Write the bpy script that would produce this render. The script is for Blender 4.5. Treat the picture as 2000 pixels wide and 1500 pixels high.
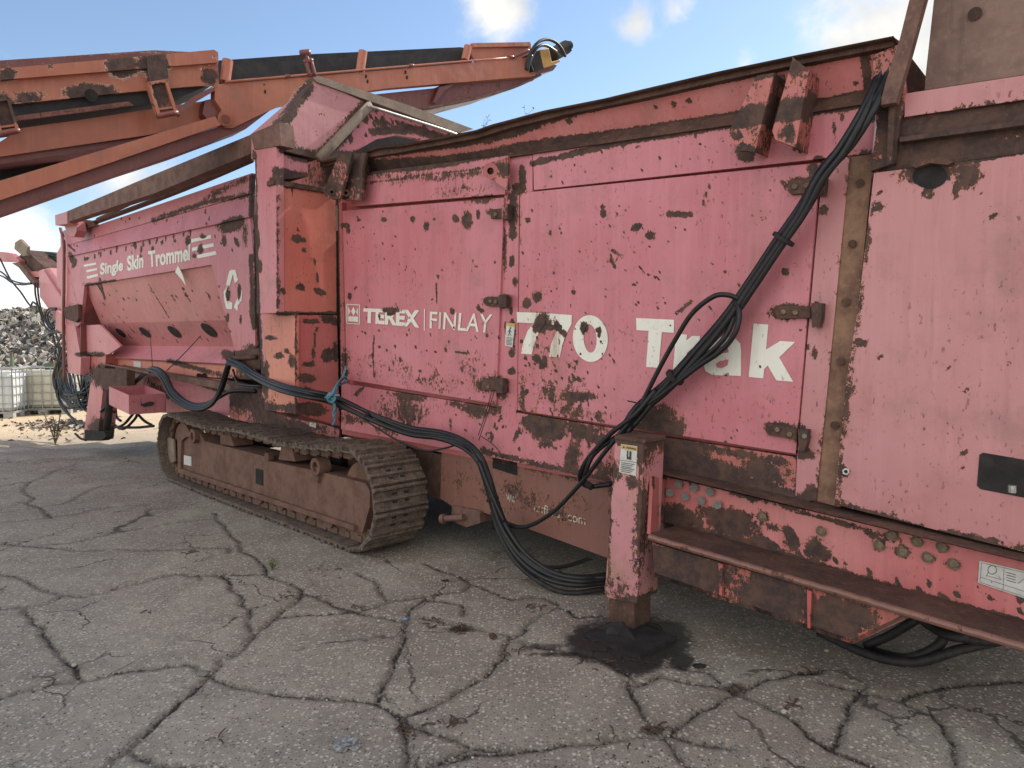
import bpy, bmesh, math, random
import numpy as np
from mathutils import Vector, Matrix, noise as mnoise
random.seed(7); rng = np.random.default_rng(7)
for o in list(bpy.data.objects): bpy.data.objects.remove(o)
sc = bpy.context.scene
COL = sc.collection
R = math.radians
# ------------------------------------------------------------------ camera
H = 1.5; F = 1350.0; PITCH = math.atan(75/1350)
cam = bpy.data.cameras.new('camera'); cam.sensor_width = 36; cam.lens = 36*F/2000
cam.clip_start = 0.05; cam.clip_end = 3000
camo = bpy.data.objects.new('camera', cam); COL.objects.link(camo)
camo.location = (0, 0, H); camo.rotation_euler = (math.pi/2-PITCH, 0, 0)
sc.camera = camo
# ------------------------------------------------------------------ light
SUN_EL, SUN_AZ = R(40), R(47)
sl = bpy.data.lights.new('sun', 'SUN'); sl.energy = 4.0; sl.angle = R(0.6); sl.color = (1, .93, .82)
so = bpy.data.objects.new('sun', sl); COL.objects.link(so)
sd = Vector((math.sin(SUN_AZ)*math.cos(SUN_EL), math.cos(SUN_AZ)*math.cos(SUN_EL), math.sin(SUN_EL)))
so.rotation_euler = sd.to_track_quat('Z', 'Y').to_euler(); so.location = sd*30
def pxdir(px, py):
    c, s = math.cos(PITCH), math.sin(PITCH)
    a = (px-1000)/F; b = (750-py)/F
    return Vector((a, c+b*s, b*c-s))
world = bpy.data.worlds.new('World'); sc.world = world; world.use_nodes = True
SKY_S, CLOUD_S = 0.13, 1.5
def build_world():
    nt = world.node_tree; N = nt.nodes; L = nt.links; N.clear()
    out = N.new('ShaderNodeOutputWorld')
    sky = N.new('ShaderNodeTexSky'); sky.sky_type = 'NISHITA'; sky.sun_disc = False
    sky.sun_elevation = SUN_EL; sky.sun_rotation = SUN_AZ; sky.air_density = 1.0; sky.dust_density = .2; sky.ozone_density = .9
    b1 = N.new('ShaderNodeBackground'); b1.inputs[1].default_value = SKY_S; L.new(sky.outputs[0], b1.inputs[0])
    b2 = N.new('ShaderNodeBackground'); b2.inputs[1].default_value = CLOUD_S
    tc = N.new('ShaderNodeTexCoord')
    nz = N.new('ShaderNodeVectorMath'); nz.operation = 'NORMALIZE'; L.new(tc.outputs['Generated'], nz.inputs[0])
    n1 = N.new('ShaderNodeTexNoise'); n1.inputs['Scale'].default_value = 9; n1.inputs['Detail'].default_value = 9; n1.inputs['Roughness'].default_value = .62
    n1.inputs['Distortion'].default_value = .25
    L.new(nz.outputs[0], n1.inputs['Vector'])
    def m(op, a, b=None, c=None, clamp=False):
        x = N.new('ShaderNodeMath'); x.operation = op; x.use_clamp = clamp
        for i, v in enumerate((a, b, c)):
            if v is None: continue
            if isinstance(v, (int, float)): x.inputs[i].default_value = v
            else: L.new(v, x.inputs[i])
        return x.outputs[0]
    tot = None
    blobs = [(975,5,125,1.),(945,45,70,.7),(1015,30,60,.7),(1242,55,66,.66),(1322,22,60,.66),(1700,90,150,1.1),(1790,110,170,1.2),(1640,100,80,.7),(1455,125,45,.66),
             (20,330,110,.8),(110,305,90,.62),(20,480,140,.95),(80,560,150,.95),(-60,560,250,1.),(250,345,90,.7),(330,330,70,.45),(140,540,80,.7),(60,640,200,1.),(1100,640,200,.6),
             (-400,350,350,.9),(2500,200,400,.9),(500,-900,500,.8)]
    for px, py, r, w in blobs:
        d = pxdir(px, py); d.normalize()
        vs = N.new('ShaderNodeVectorMath'); vs.operation = 'DISTANCE'; L.new(nz.outputs[0], vs.inputs[0]); vs.inputs[1].default_value = d
        v = m('MULTIPLY', m('SUBTRACT', 1.0, m('DIVIDE', vs.outputs['Value'], r/F), None, True), w)
        tot = v if tot is None else m('MAXIMUM', tot, v)
    # broad unseen cumulus added behind the camera, filling the shaded side with light
    sep = N.new('ShaderNodeSeparateXYZ'); L.new(nz.outputs[0], sep.inputs[0])
    back = m('MULTIPLY', m('SUBTRACT', .15, sep.outputs['Y'], None, True), 1.8, None, True)
    tot = m('MAXIMUM', tot, m('MINIMUM', back, .75))
    s = m('ADD', tot, m('MULTIPLY', m('SUBTRACT', n1.outputs[0], .5), 1.9))
    mr = N.new('ShaderNodeMapRange'); mr.interpolation_type = 'SMOOTHSTEP'; L.new(s, mr.inputs[0])
    mr.inputs[1].default_value = .22; mr.inputs[2].default_value = .82
    gate = m('MULTIPLY', mr.outputs[0], m('MULTIPLY', tot, 12, None, True))
    n2 = N.new('ShaderNodeTexNoise'); n2.inputs['Scale'].default_value = 14; n2.inputs['Detail'].default_value = 6; L.new(nz.outputs[0], n2.inputs['Vector'])
    cr = N.new('ShaderNodeValToRGB'); L.new(n2.outputs[0], cr.inputs[0])
    cr.color_ramp.elements[0].position = .35; cr.color_ramp.elements[0].color = (.76, .78, .80, 1)
    cr.color_ramp.elements[1].position = .6; cr.color_ramp.elements[1].color = (1, .98, .93, 1)
    # clouds opposite the sun made brighter than those near it, strengthening the added fill
    dt = N.new('ShaderNodeVectorMath'); dt.operation = 'DOT_PRODUCT'; L.new(nz.outputs[0], dt.inputs[0]); dt.inputs[1].default_value = sd
    fr = N.new('ShaderNodeMapRange'); L.new(dt.outputs['Value'], fr.inputs[0]); fr.inputs[1].default_value = .35; fr.inputs[2].default_value = -.5; fr.inputs[3].default_value = .50; fr.inputs[4].default_value = 1.0
    L.new(m('MULTIPLY', fr.outputs[0], CLOUD_S), b2.inputs[1])
    L.new(cr.outputs[0], b2.inputs[0])
    mx = N.new('ShaderNodeMixShader'); L.new(gate, mx.inputs[0]); L.new(b1.outputs[0], mx.inputs[1]); L.new(b2.outputs[0], mx.inputs[2])
    L.new(mx.outputs[0], out.inputs[0])
build_world()
vs_ = sc.view_settings; vs_.view_transform = 'Standard'; vs_.look = 'None'; vs_.gamma = 1; vs_.exposure = 0.5
sc.view_settings.use_curve_mapping = False
sc.cycles.max_bounces = 6; sc.cycles.diffuse_bounces = 4

# ------------------------------------------------------------------ frames: machine-local (u along the side, y into the machine, z up)
UV = Vector((.756, -.654, 0)).normalized(); NV = Vector((-UV.y, UV.x, 0)); ZV = Vector((0, 0, 1))
ORG = Vector((.6648, 3.988, 0))
ANG = math.atan2(UV.y, UV.x)
def L3(w): d = Vector(w)-ORG; return Vector((d.dot(UV), d.dot(NV), d.z))
def W3(l): return ORG+UV*l[0]+NV*l[1]+ZV*l[2]
CAML = L3((0, 0, H))
def ray(px, py):
    d = pxdir(px, py); return Vector((d.dot(UV), d.dot(NV), d.z))
def S(px, py, y=0.0):
    d = ray(px, py); t = (y-CAML.y)/d.y; return CAML+d*t
def SU(px, py, u):
    d = ray(px, py); t = (u-CAML.x)/d.x; return CAML+d*t
def SG(px, py, z=0.0):
    d = ray(px, py); t = (z-CAML.z)/d.z; return CAML+d*t
def SP(px, py, p, n):
    d = ray(px, py); t = (p-CAML).dot(n)/d.dot(n); return CAML+d*t
def G(px, py, z=0.0): return W3(SG(px, py, z))
def depth_pt(px, py, dist): # point on the pixel's ray at forward distance
    d = pxdir(px, py); return Vector((0, 0, H))+d*(dist/d.y)
_c, _s = math.cos(PITCH), math.sin(PITCH)
def project_np(V):       # machine-local Nx3 -> px
    W = V[:, :1]*np.array(UV)+V[:, 1:2]*np.array(NV)+V[:, 2:3]*np.array(ZV)+np.array(ORG)
    return projw(W)
def projw(W):
    x = W[:, 0]; y = W[:, 1]; z = W[:, 2]-H
    dep = np.maximum(y*_c-z*_s, .05); up = z*_c+y*_s
    return 1000+F*x/dep, 750-F*up/dep

# ------------------------------------------------------------------ wear: where paint is gone (pixel-space shapes, read off once onto the panels)
BL = []
def E(cx, cy, rx, ry=None, rot=0, s=1.0): BL.append(('e', cx, cy, rx, ry if ry else rx, R(rot), s))
def LN(x1, y1, x2, y2, w, s=1.0): BL.append(('l', x1, y1, x2, y2, w, s))
def PL(pts, w, s=1.0):
    for a, b in zip(pts, pts[1:]): LN(*a, *b, w, s)
# left door
for a in [(806,428,5,6),(833,441,6,10),(912,430,10,17),(890,427,7,8),(934,420,4,10),(848,428,3,3),(683,578,5,7),(883,608,5,7),(937,604,9,4,30),(855,540,3,4),
          (676,440,8,5),(680,450,5,8),(750,429,6,4),(700,430,4,3)]: E(*a)
PL([(852,552),(853,592)],1.6,.8); PL([(731,655),(728,695),(731,738)],1.3,.85); PL([(890,687),(912,689)],1.5,.9); PL([(928,690),(948,692)],1.3,.9)
E(763,606,20,5,2,1); E(741,618,3,6,0,1); E(764,612,9,5,0,.95)
E(760,720,90,26,6,.30); E(850,745,110,26,8,.33); E(700,720,30,30,0,.22); E(920,720,50,40,0,.25); E(960,750,28,22,0,.62); E(820,720,60,30,0,.16)
E(675,700,12,26,0,.45); E(676,728,8,10,0,.8)
for x in range(700,980,9): E(x+random.uniform(-5,5),random.uniform(640,760),random.uniform(1.5,3.2),random.uniform(2,4.5),random.uniform(-30,30),.9)
for _ in range(60): E(random.uniform(670,980),random.uniform(410,640),random.uniform(.9,2),random.uniform(1.2,3),0,.85)
# below left door
E(790,800,60,34,10,.50); E(800,775,40,10,8,.8); PL([(778,775),(792,800),(800,835)],3,.8); E(760,835,30,18,10,.5); E(930,800,34,16,15,.75); E(895,790,25,8,15,.6)
E(700,765,16,4,-40,.8); E(697,769,4,5); E(690,820,40,12,5,.5); E(965,800,15,15,0,.6)
for _ in range(90): E(random.uniform(880,1180),random.uniform(800,880),random.uniform(1.2,3),random.uniform(2,5),random.uniform(-30,30),.9)
# centre post
E(960,414,9,7,0,.7); PL([(1003,400),(1001,460)],8,.75); E(1000,420,8,26); E(1020,345,7,26); E(1012,368,16,12); E(1000,385,9,12); E(1000,510,5,12); E(1006,550,6,9)
E(986,478,4,60,0,.55); E(988,640,5,20,0,.6); E(1000,690,6,8); E(999,725,8,7); E(1004,660,5,30,0,.5); E(960,588,18,9,0,.9); E(985,588,10,14,0,1)
E(950,752,20,13,0,.95); E(980,758,14,20,0,.85); E(985,330,6,14,0,.4); E(1000,630,5,9); E(998,608,4,8)
# big door
for a in [(1031,430,5,6),(1178,417,7,8),(1177,404,4,5),(1050,580,9,11),(1029,593,7,10),(1120,571,4,4),(1060,630,15,20),(1046,640,6,10),(1089,638,8,17,-25),(1102,650,5,8),(1078,640,7,7),
          (1141,640,9,12),(1169,645,7,8),(1060,710,10,12),(1048,700,8,8),(1075,455,3,6),(1200,520,4,5),(1532,530,7,7),(1028,765,6,6),(1132,741,4,4),(1243,444,7,13,60),(1270,460,11,11,0),(1326,419,28,6,0),
          (1170,655,4,6),(1026,700,3,4)]: E(*a)
PL([(1387,360),(1372,400)],1.6,.9); PL([(1320,612),(1350,590)],4,.75); PL([(1385,600),(1390,607)],3,.9); PL([(1248,520),(1262,535),(1285,543)],1.3,.9)
E(1200,492,18,5,30,.55); E(1195,510,14,14,0,.4)
E(1130,775,45,12,0,.72); E(1078,775,7,24,0,.6); E(1120,805,60,16,10,.45); E(1090,770,80,50,8,.27); E(1060,720,50,40,0,.2); PL([(1140,770),(1100,800)],4,.7)
E(1285,832,42,40,0,1.15); E(1320,845,20,20,0,.55); E(1020,770,10,50,0,.5); E(1016,430,4,80,0,.3)
PL([(1446,815),(1442,840),(1425,862),(1412,866)],1.2,.9); PL([(1494,750),(1494,775)],1,.7)
for _ in range(150): E(random.uniform(1015,1590),random.uniform(345,800),random.uniform(.8,1.9),random.uniform(1,3),random.uniform(-40,40),.85)
for _ in range(60): E(random.uniform(1015,1300),random.uniform(400,620),random.uniform(.9,2.2),random.uniform(1.2,3.2),random.uniform(-40,40),.9)
for _ in range(60): E(random.uniform(1015,1200),random.uniform(640,830),random.uniform(1.2,3),random.uniform(2,5),random.uniform(-30,30),.9)
# hinges surroundings
E(1575,362,42,17,0,.95); E(1545,608,44,16,0,.95); E(1598,610,14,24,0,.9); E(1525,838,34,14,4,.9); E(1565,850,14,26,0,.75); E(1570,888,20,14,0,.9)
# below big door
E(1065,835,46,24,8,1.0); E(1130,840,60,20,10,.62); E(1160,855,40,14,10,.7); E(1118,895,16,38,8,.85); E(1010,848,6,16,25,.8); E(1060,868,20,10,0,.6); E(1070,866,9,9,0,.8)
E(1180,920,40,24,8,.55); PL([(945,882),(1195,940)],7,.62); PL([(1030,905),(1190,935)],12,.45)
# strip above left door and rail
E(850,345,130,14,-6,.38); E(760,340,50,24,-6,.34); E(900,370,60,16,-6,.33); E(935,390,40,10,-5,.5); E(920,340,60,9,-6,.45)
PL([(640,368),(985,322)],4,.5)
E(990,300,300,4,-8,.2)
# big strip above the big door
PL([(1040,320),(1200,280),(1440,242),(1690,205)],7,.8)
for _ in range(60): 
    x = random.uniform(1045,1600); E(x,random.uniform(300-(x-1040)*.13,355-(x-1040)*.09),random.uniform(1.3,3),random.uniform(1.5,4),0,.85)
E(1456,300,20,18,0,.8); E(1563,286,7,8); E(1540,255,10,20,0,.7); E(1629,250,4,22,0,.95); E(1645,230,4,9)
E(1590,330,14,16,0,.95); E(1600,310,14,6)
# upper hopper side: rim and dark ledge
PL([(700,335),(870,318),(1040,283),(1200,262),(1440,226),(1700,185)],9,1.05)
PL([(690,322),(870,312),(1000,292),(1120,275)],9,.9)
PL([(640,305),(740,300),(900,280),(1050,245)],8,1.0); PL([(1040,240),(1200,200)],9,.85); E(985,262,60,12,-14,.95)
PL([(1200,200),(1400,160),(1700,100)],6,.9); PL([(1690,100),(1700,230)],9,.95)
for a in [(1317,204,6,6),(1345,196,6,6),(1617,170,6,7),(1669,162,6,7),(1112,237,6,6),(1280,208,4,4)]: E(*a)
# right post and rust strip
PL([(1680,310),(1660,560),(1638,740),(1612,975)],24,.62); PL([(1690,320),(1665,600),(1640,780),(1620,980)],8,.6)
for a in [(1686,353,8,10),(1672,476,9,11),(1656,600,9,11),(1646,714,9,10),(1633,836,8,10),(1690,340,12,14)]: E(*a)
E(1600,900,12,40,0,.3); E(1612,960,26,30,0,.6); E(1608,410,9,10,0,.7); E(1590,690,6,12,0,.7); E(1585,960,14,14,0,.8)
# right panel
E(1816,336,58,26,0,.95); E(1812,378,14,7); E(1890,345,24,24,0,.95); E(1868,372,5,20); E(1715,405,14,13,0,.95); E(1737,340,5,8,0,.8); E(1683,670,10,11); E(1652,921,9,9); E(1870,280,20,16)
PL([(1700,420),(1685,560),(1660,740),(1634,985)],6,.55); PL([(1632,985),(1800,1032),(2000,1072)],10,.62)
for _ in range(40): E(random.uniform(1690,2000),random.uniform(350,1000),random.uniform(1.2,2.6),random.uniform(1.5,4),random.uniform(-40,40),.85)
E(1820,820,5,8,20,.9); E(1842,850,4,6,20,.9); E(1818,870,4,4); PL([(1900,350),(1960,336)],1.2,.9); PL([(1805,419),(1830,415)],1.4,.9)
PL([(1905,900),(1990,905)],6,.5)
PL([(1712,325),(1850,322),(2000,295)],7,.9); PL([(1770,240),(2000,205)],12,.95); PL([(1770,275),(2000,245)],22,.6); PL([(1760,300),(2000,280)],9,.85)
E(1740,250,18,80,0,.7)
# lower right web
E(1365,920,100,24,12,.95); E(1320,900,60,40,10,.8); E(1480,960,90,18,12,.95); E(1580,975,40,20,0,.7); PL([(1300,860),(1540,905)],8,.35); E(1500,925,60,22,14,.35)
BLC = len(BL)
E(1330,1010,46,24,18,.95); E(1430,1020,55,26,14,1.0); E(1380,1000,40,14,14,.7); E(1480,1060,30,20,20,.6); E(1545,1050,14,30,-20,.95); E(1590,1070,20,22,0,.9); E(1610,1085,16,14,0,.7)
PL([(1300,1022),(1500,1075),(1700,1140),(2000,1218)],9,.9); E(1510,1030,20,10,0,.6)
for _ in range(70):
    x = random.uniform(1420,2000); E(x,1040+(x-1420)*.24+random.uniform(0,46),random.uniform(2,8),random.uniform(2,6),random.uniform(-40,40),.95)
PL([(1520,985),(1700,1040),(1740,1050)],5,.8)
for x, y in [(1325,946),(1355,953),(1386,961),(1308,962),(1338,970),(1369,978),(1401,986)]: E(x,y,9,8,0,.45)
for x, y in [(1743,1045),(1792,1057),(1841,1068),(1718,1065),(1764,1077),(1813,1088),(1863,1101)]: E(x,y,17,14,0,.62)
E(1490,1008,11,10,0,.9); E(1605,1037,13,12,0,.5); E(1995,1160,10,20,0,1)
# column
for a in [(580,466,10,8),(592,470,6,5),(594,488,5,4,50),(582,448,5,3,30),(587,560,9,7),(625,570,14,6,20),(549,565,5,10,-40),(640,622,14,10),(605,628,20,5),(640,695,12,16),(600,740,18,10),(598,765,14,10),(604,712,14,5),(612,690,4,12),
          (600,800,40,14,5),(540,795,34,6,6),(570,705,7,12),(560,686,5,5),(545,695,10,7),(508,520,5,14),(505,470,3,20),(528,660,12,5),(520,745,6,40),(575,800,20,14),(655,630,8,8),(655,690,8,20)]: E(*a)
PL([(536,352),(640,366)],10,1.0); PL([(543,360),(543,600)],3.5,.8); PL([(541,612),(655,612)],3,.9); PL([(578,612),(578,790)],3,.6); PL([(497,300),(500,500),(512,760)],5,.8); PL([(658,390),(664,800)],3,.8)
PL([(614,505),(618,530),(622,555)],1.6,.9); PL([(618,640),(612,690)],2.5,.8); PL([(570,360),(575,400)],2.5,.6)
# hood
PL([(545,244),(548,280),(575,302),(621,308),(660,270),(716,206)],14,.9); E(560,280,20,14,0,.9); PL([(600,170),(560,230)],13,.9); E(640,300,20,10,0,.8)
PL([(580,208),(610,220),(645,228)],1.1,.9); PL([(605,195),(620,210)],1.1,.9)
for _ in range(40): E(random.uniform(715,880),random.uniform(220,280),random.uniform(2,5),random.uniform(2,5),0,.9)
PL([(730,258),(800,250),(870,272)],8,.9); E(750,240,18,6,10,.8)
for a in [(715,236,5,5),(685,272,5,7),(775,240,5,5),(735,215,4,4)]: E(*a)
PL([(540,335),(600,348)],9,1)
# left panels
PL([(490,345),(489,420)],4,.9); PL([(400,388),(480,350)],9,.45); PL([(300,430),(400,395),(485,380)],6,.6); E(450,440,26,14,-15,1.1); E(470,432,8,12); E(438,470,5,12); E(462,472,4,10,-20); E(478,450,8,40,0,.5)
E(140,505,5,14,-20); E(145,515,4,10,20); PL([(133,478),(146,490)],2,.9); E(170,505,4,4); E(392,487,6,9,0,.95); E(380,499,5,5,0,.9); E(397,462,8,4); E(367,470,5,9)
for i in range(14): 
    x = 168+i*15.7+random.uniform(-3,3); E(x,505-i*3.9,1.9,5.5,random.uniform(-15,15),.95)
E(263,478,4,5); E(276,487,2.5,7); E(317,473,3,4); E(342,470,3,4); E(298,486,3,6); E(255,518,2.5,6); E(275,500,1.6,5)
PL([(490,500),(496,640)],5,.8); E(492,600,5,30,0,.8); E(445,575,4,16); E(467,570,3.5,18,0,1); E(445,620,3,10); E(470,625,2.5,8); E(492,690,20,20,0,.7)
PL([(195,545),(205,585)],2.5,.8); PL([(190,555),(202,575)],2,.8); PL([(290,555),(330,620)],1.2,.8); PL([(355,560),(372,590)],1.2,.8); E(178,555,16,4,0,.8); PL([(170,555),(225,548)],2.5,.7)
for _ in range(70):
    x = random.uniform(190,450); E(x,random.uniform(560,670),random.uniform(1,1.8),random.uniform(2.5,6),-35,.8)
for _ in range(60): E(random.uniform(130,490),random.uniform(380,500),random.uniform(1,2),random.uniform(1.5,4),0,.85)
E(270,585,26,7,5,.0)
PL([(133,520),(160,630)],3,.25); E(143,607,11,16,0,.5); PL([(150,692),(200,692)],5,.9); PL([(440,692),(497,700)],10,.85)
E(480,760,30,40,0,.9); E(450,750,15,30,0,.5); E(560,830,60,10,5,.6); E(520,800,30,30,0,.6)
E(206,735,38,24,0,.95); PL([(200,720),(245,722)],9,.8); E(200,840,30,26,0,1.0); E(290,785,22,4,5,.8); E(288,778,12,3,-10,.9); PL([(220,803),(300,807)],4,.8)
PL([(290,745),(340,780)],10,.5); PL([(260,740),(270,800)],6,.6); PL([(330,705),(440,735)],6,.7); PL([(380,745),(440,765)],6,.8)
# jack leg
E(1252,880,8,50,0,.6); E(1225,862,34,8,0,.75); E(1250,980,5,190,2,.55); E(1235,940,12,16,0,.7); E(1215,1160,34,30,0,.4); E(1238,1080,6,90,0,.3); E(1270,1160,24,12,0,.9)
E(1192,1000,4,170,1,.45); E(1230,1180,60,16,0,.9); PL([(1278,866),(1276,950)],4,.7); E(1280,890,10,30,0,.7)
# chassis beam lettering board
E(1000,960,200,30,14,.2)
# gusset plate below the right rail
E(1340,1110,80,30,18,.95); E(1440,1150,30,40,0,.3); E(1500,1170,60,50,15,.6); E(1640,1210,60,30,0,.75); E(1480,1180,40,16,15,.9); E(1625,1180,16,20,0,.9)
# conveyor patches
E(235,130,36,26,5,1.1); E(15,145,22,18,0,1); E(0,210,40,30,0,1); E(160,185,40,24,-5,1.05); E(190,180,45,18,-5,1.0); E(60,190,50,12,-3,.9); E(100,130,16,8,0,.45); E(300,125,36,30,0,.9); E(310,180,14,24,0,1.0); E(420,115,10,8,0,.8)
E(410,150,20,20,0,.9); PL([(0,238),(140,230),(300,205)],6,.6); E(540,130,30,6,0,.0)

def wear(px, py, xmax=1e9):
    b = np.zeros(len(px))
    if len(px) == 0: return b
    x0, x1, y0, y1 = px.min(), px.max(), py.min(), py.max()
    for q in BL:
        if q[1] > xmax: continue
        if q[0] == 'e':
            _, cx, cy, rx, ry, rot, s = q; m = max(rx, ry)*1.7
            if cx+m < x0 or cx-m > x1 or cy+m < y0 or cy-m > y1: continue
            dx, dy = px-cx, py-cy; c, sn = math.cos(rot), math.sin(rot)
            d = np.sqrt(((dx*c+dy*sn)/rx)**2+((-dx*sn+dy*c)/ry)**2)
        else:
            _, ax, ay, bx, by, w, s = q; m = w*1.8
            if max(ax, bx)+m < x0 or min(ax, bx)-m > x1 or max(ay, by)+m < y0 or min(ay, by)-m > y1: continue
            vx, vy = bx-ax, by-ay; t = np.clip(((px-ax)*vx+(py-ay)*vy)/(vx*vx+vy*vy+1e-9), 0, 1)
            d = np.hypot(px-ax-t*vx, py-ay-t*vy)/w
        b = np.maximum(b, s*np.clip(1.17-.80*d, 0, 1))
    return b

# ------------------------------------------------------------------ materials
class NT:
    def __init__(s, name):
        s.m = bpy.data.materials.new(name); s.m.use_nodes = True; s.t = s.m.node_tree; s.N = s.t.nodes; s.L = s.t.links
        s.N.clear(); s.out = s.N.new('ShaderNodeOutputMaterial'); s.b = s.N.new('ShaderNodeBsdfPrincipled'); s.L.new(s.b.outputs[0], s.out.inputs[0])
        s.tc = s.N.new('ShaderNodeTexCoord').outputs['Object']
    def put(s, sock, v):
        if isinstance(v, (int, float)): sock.default_value = v
        elif isinstance(v, tuple): sock.default_value = v if len(v) != 3 or sock.type == 'VECTOR' else (*v, 1)
        else: s.L.new(v, sock)
    def math(s, op, a, b=None, clamp=False):
        x = s.N.new('ShaderNodeMath'); x.operation = op; x.use_clamp = clamp; s.put(x.inputs[0], a)
        if b is not None: s.put(x.inputs[1], b)
        return x.outputs[0]
    def noise(s, scale, detail=4, rough=.55, stretch=None, dist=0, vec=None, col=False):
        n = s.N.new('ShaderNodeTexNoise'); n.inputs['Scale'].default_value = scale; n.inputs['Detail'].default_value = detail; n.inputs['Roughness'].default_value = rough
        n.inputs['Distortion'].default_value = dist
        v = vec or s.tc
        if stretch:
            mp = s.N.new('ShaderNodeMapping'); mp.inputs['Scale'].default_value = stretch; s.L.new(v, mp.inputs[0]); v = mp.outputs[0]
        s.L.new(v, n.inputs['Vector']); return n.outputs[1 if col else 0]
    def ramp(s, f, a, b, smooth=True):
        x = s.N.new('ShaderNodeMapRange'); x.interpolation_type = 'SMOOTHSTEP' if smooth else 'LINEAR'; s.put(x.inputs[0], f); x.inputs[1].default_value = a; x.inputs[2].default_value = b; return x.outputs[0]
    def mix(s, f, a, b, mode='MIX'):
        x = s.N.new('ShaderNodeMix'); x.data_type = 'RGBA'; x.blend_type = mode; s.put(x.inputs[0], f); s.put(x.inputs[6], a); s.put(x.inputs[7], b); return x.outputs[2]
    def attr(s, name):
        a = s.N.new('ShaderNodeAttribute'); a.attribute_name = name; return a.outputs['Fac']
    def bump(s, h, strength=.3, dist=.01):
        b = s.N.new('ShaderNodeBump'); b.inputs['Strength'].default_value = strength; b.inputs['Distance'].default_value = dist; s.put(b.inputs['Height'], h); s.L.new(b.outputs[0], s.b.inputs['Normal'])
    def base(s, c, rough=.6, metal=0.0, spec=.5):
        s.put(s.b.inputs['Base Color'], c); s.put(s.b.inputs['Roughness'], rough); s.b.inputs['Metallic'].default_value = metal
        s.b.inputs['Specular IOR Level'].default_value = spec

def rust_color(t, v=None):
    r1 = t.noise(14, 6, .65); r2 = t.noise(70, 5, .7)
    c = t.mix(t.ramp(r1, .38, .66), (.048, .030, .028), (.105, .056, .041))
    c = t.mix(t.math('MULTIPLY', t.ramp(r2, .5, .75), .5), c, (.20, .085, .04))
    if v is not None: c = t.mix(t.math('MULTIPLY', t.math('SUBTRACT', 1., t.ramp(v, .50, .60)), t.ramp(t.noise(9, 4, .6), .36, .60)), c, (.24, .10, .055))
    return c
def paint(name, c1, c2, b0=.17, aA=.9, aB=1.0, rough=.42, dirt=(.16, .11, .08), dirt_amt=.35, spec=.45, flecks=.7):
    t = NT(name)
    nA = t.noise(7, 6, .6); nB = t.noise(55, 5, .62, (1.0, 1.0, .62)); nC = t.noise(170, 3, .6)
    v = t.math('ADD', t.math('ADD', t.attr('rust'), b0), t.math('ADD', t.math('MULTIPLY', t.math('SUBTRACT', nA, .5), aA), t.math('MULTIPLY', t.math('SUBTRACT', nB, .5), aB)))
    v = t.math('ADD', v, t.math('MULTIPLY', t.math('SUBTRACT', nC, .5), .6))
    nD = t.noise(24, 6, .7, dist=.6); v = t.math('ADD', v, t.math('MULTIPLY', t.math('SUBTRACT', nD, .5), .75))
    mask = t.ramp(v, .485, .515); halo = t.ramp(v, .36, .5)
    fleck = t.math('MULTIPLY', t.ramp(t.noise(62, 3, .55, (1, 1, .5)), .645, .665), t.ramp(t.noise(2.3, 4, .6), .40, .62))
    fleck = t.math('MULTIPLY', fleck, flecks); mask = t.math('MAXIMUM', mask, fleck)
    big = t.noise(1.1, 4, .55); streak = t.noise(26, 5, .6, (1, 1, .05))
    col = t.mix(t.ramp(big, .35, .68), c1, c2)
    lite = tuple(min(1, x*1.12+.035) for x in c1); dark = tuple(x*.80 for x in c2)
    col = t.mix(t.math('MULTIPLY', t.ramp(streak, .48, .68), .22), col, lite)
    col = t.mix(t.math('MULTIPLY', t.ramp(t.noise(13, 5, .6, (1, 1, .12)), .52, .72), .38), col, dark)
    col = t.mix(t.math('MULTIPLY', t.ramp(t.noise(3.1, 7, .7), .5, .74), dirt_amt), col, dirt)
    col = t.mix(t.math('MULTIPLY', t.ramp(t.noise(230, 3, .7), .52, .78), .28), col, dirt)
    drip = t.math('MULTIPLY', t.ramp(t.noise(11, 6, .65, (1, 1, .07)), .54, .70), t.ramp(t.noise(1.4, 4, .6), .46, .66))
    col = t.mix(t.math('MULTIPLY', drip, .5), col, (.30, .13, .08))
    col = t.mix(t.math('MULTIPLY', halo, t.math('MULTIPLY', t.ramp(t.noise(22, 4, .6), .42, .62), .62)), col, (.42, .15, .065))
    col = t.mix(mask, col, rust_color(t, v))
    t.base(col, t.math('ADD', rough, t.math('MULTIPLY', mask, .4)), spec=spec)
    h = t.math('ADD', t.math('MULTIPLY', mask, -.5), t.math('MULTIPLY', t.noise(120, 4, .6), t.math('ADD', t.math('MULTIPLY', mask, .5), .06)))
    h = t.math('ADD', h, t.math('MULTIPLY', t.noise(1.8, 3, .5), 5.0))
    h = t.math('ADD', h, t.math('MULTIPLY', t.noise(6, 2, .5), .8))
    t.bump(h, .6, .006)
    return t.m
def metal_brown(name, a, b, c=(.24, .12, .07), rough=.8, sc_=1.0, ca=.5):
    t = NT(name)
    col = t.mix(t.ramp(t.noise(6*sc_, 6, .65), .35, .65), a, b)
    col = t.mix(t.math('MULTIPLY', t.ramp(t.noise(40*sc_, 5, .7), .5, .72), ca), col, c)
    col = t.mix(t.math('MULTIPLY', t.ramp(t.noise(18*sc_, 5, .7, (1, 1, .1)), .55, .75), .35), col, tuple(x*.4 for x in a))
    t.base(col, rough, spec=.3); t.bump(t.noise(90, 5, .7), .5, .004); return t.m
def simple(name, a, b, scale=20, rough=.5, spec=.5, bump=.15, metal=0):
    t = NT(name); t.base(t.mix(t.ramp(t.noise(scale, 5, .65), .35, .68), a, b), rough, metal, spec)
    if bump: t.bump(t.noise(scale*5, 4, .6), bump, .003)
    return t.m
M = {}
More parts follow.
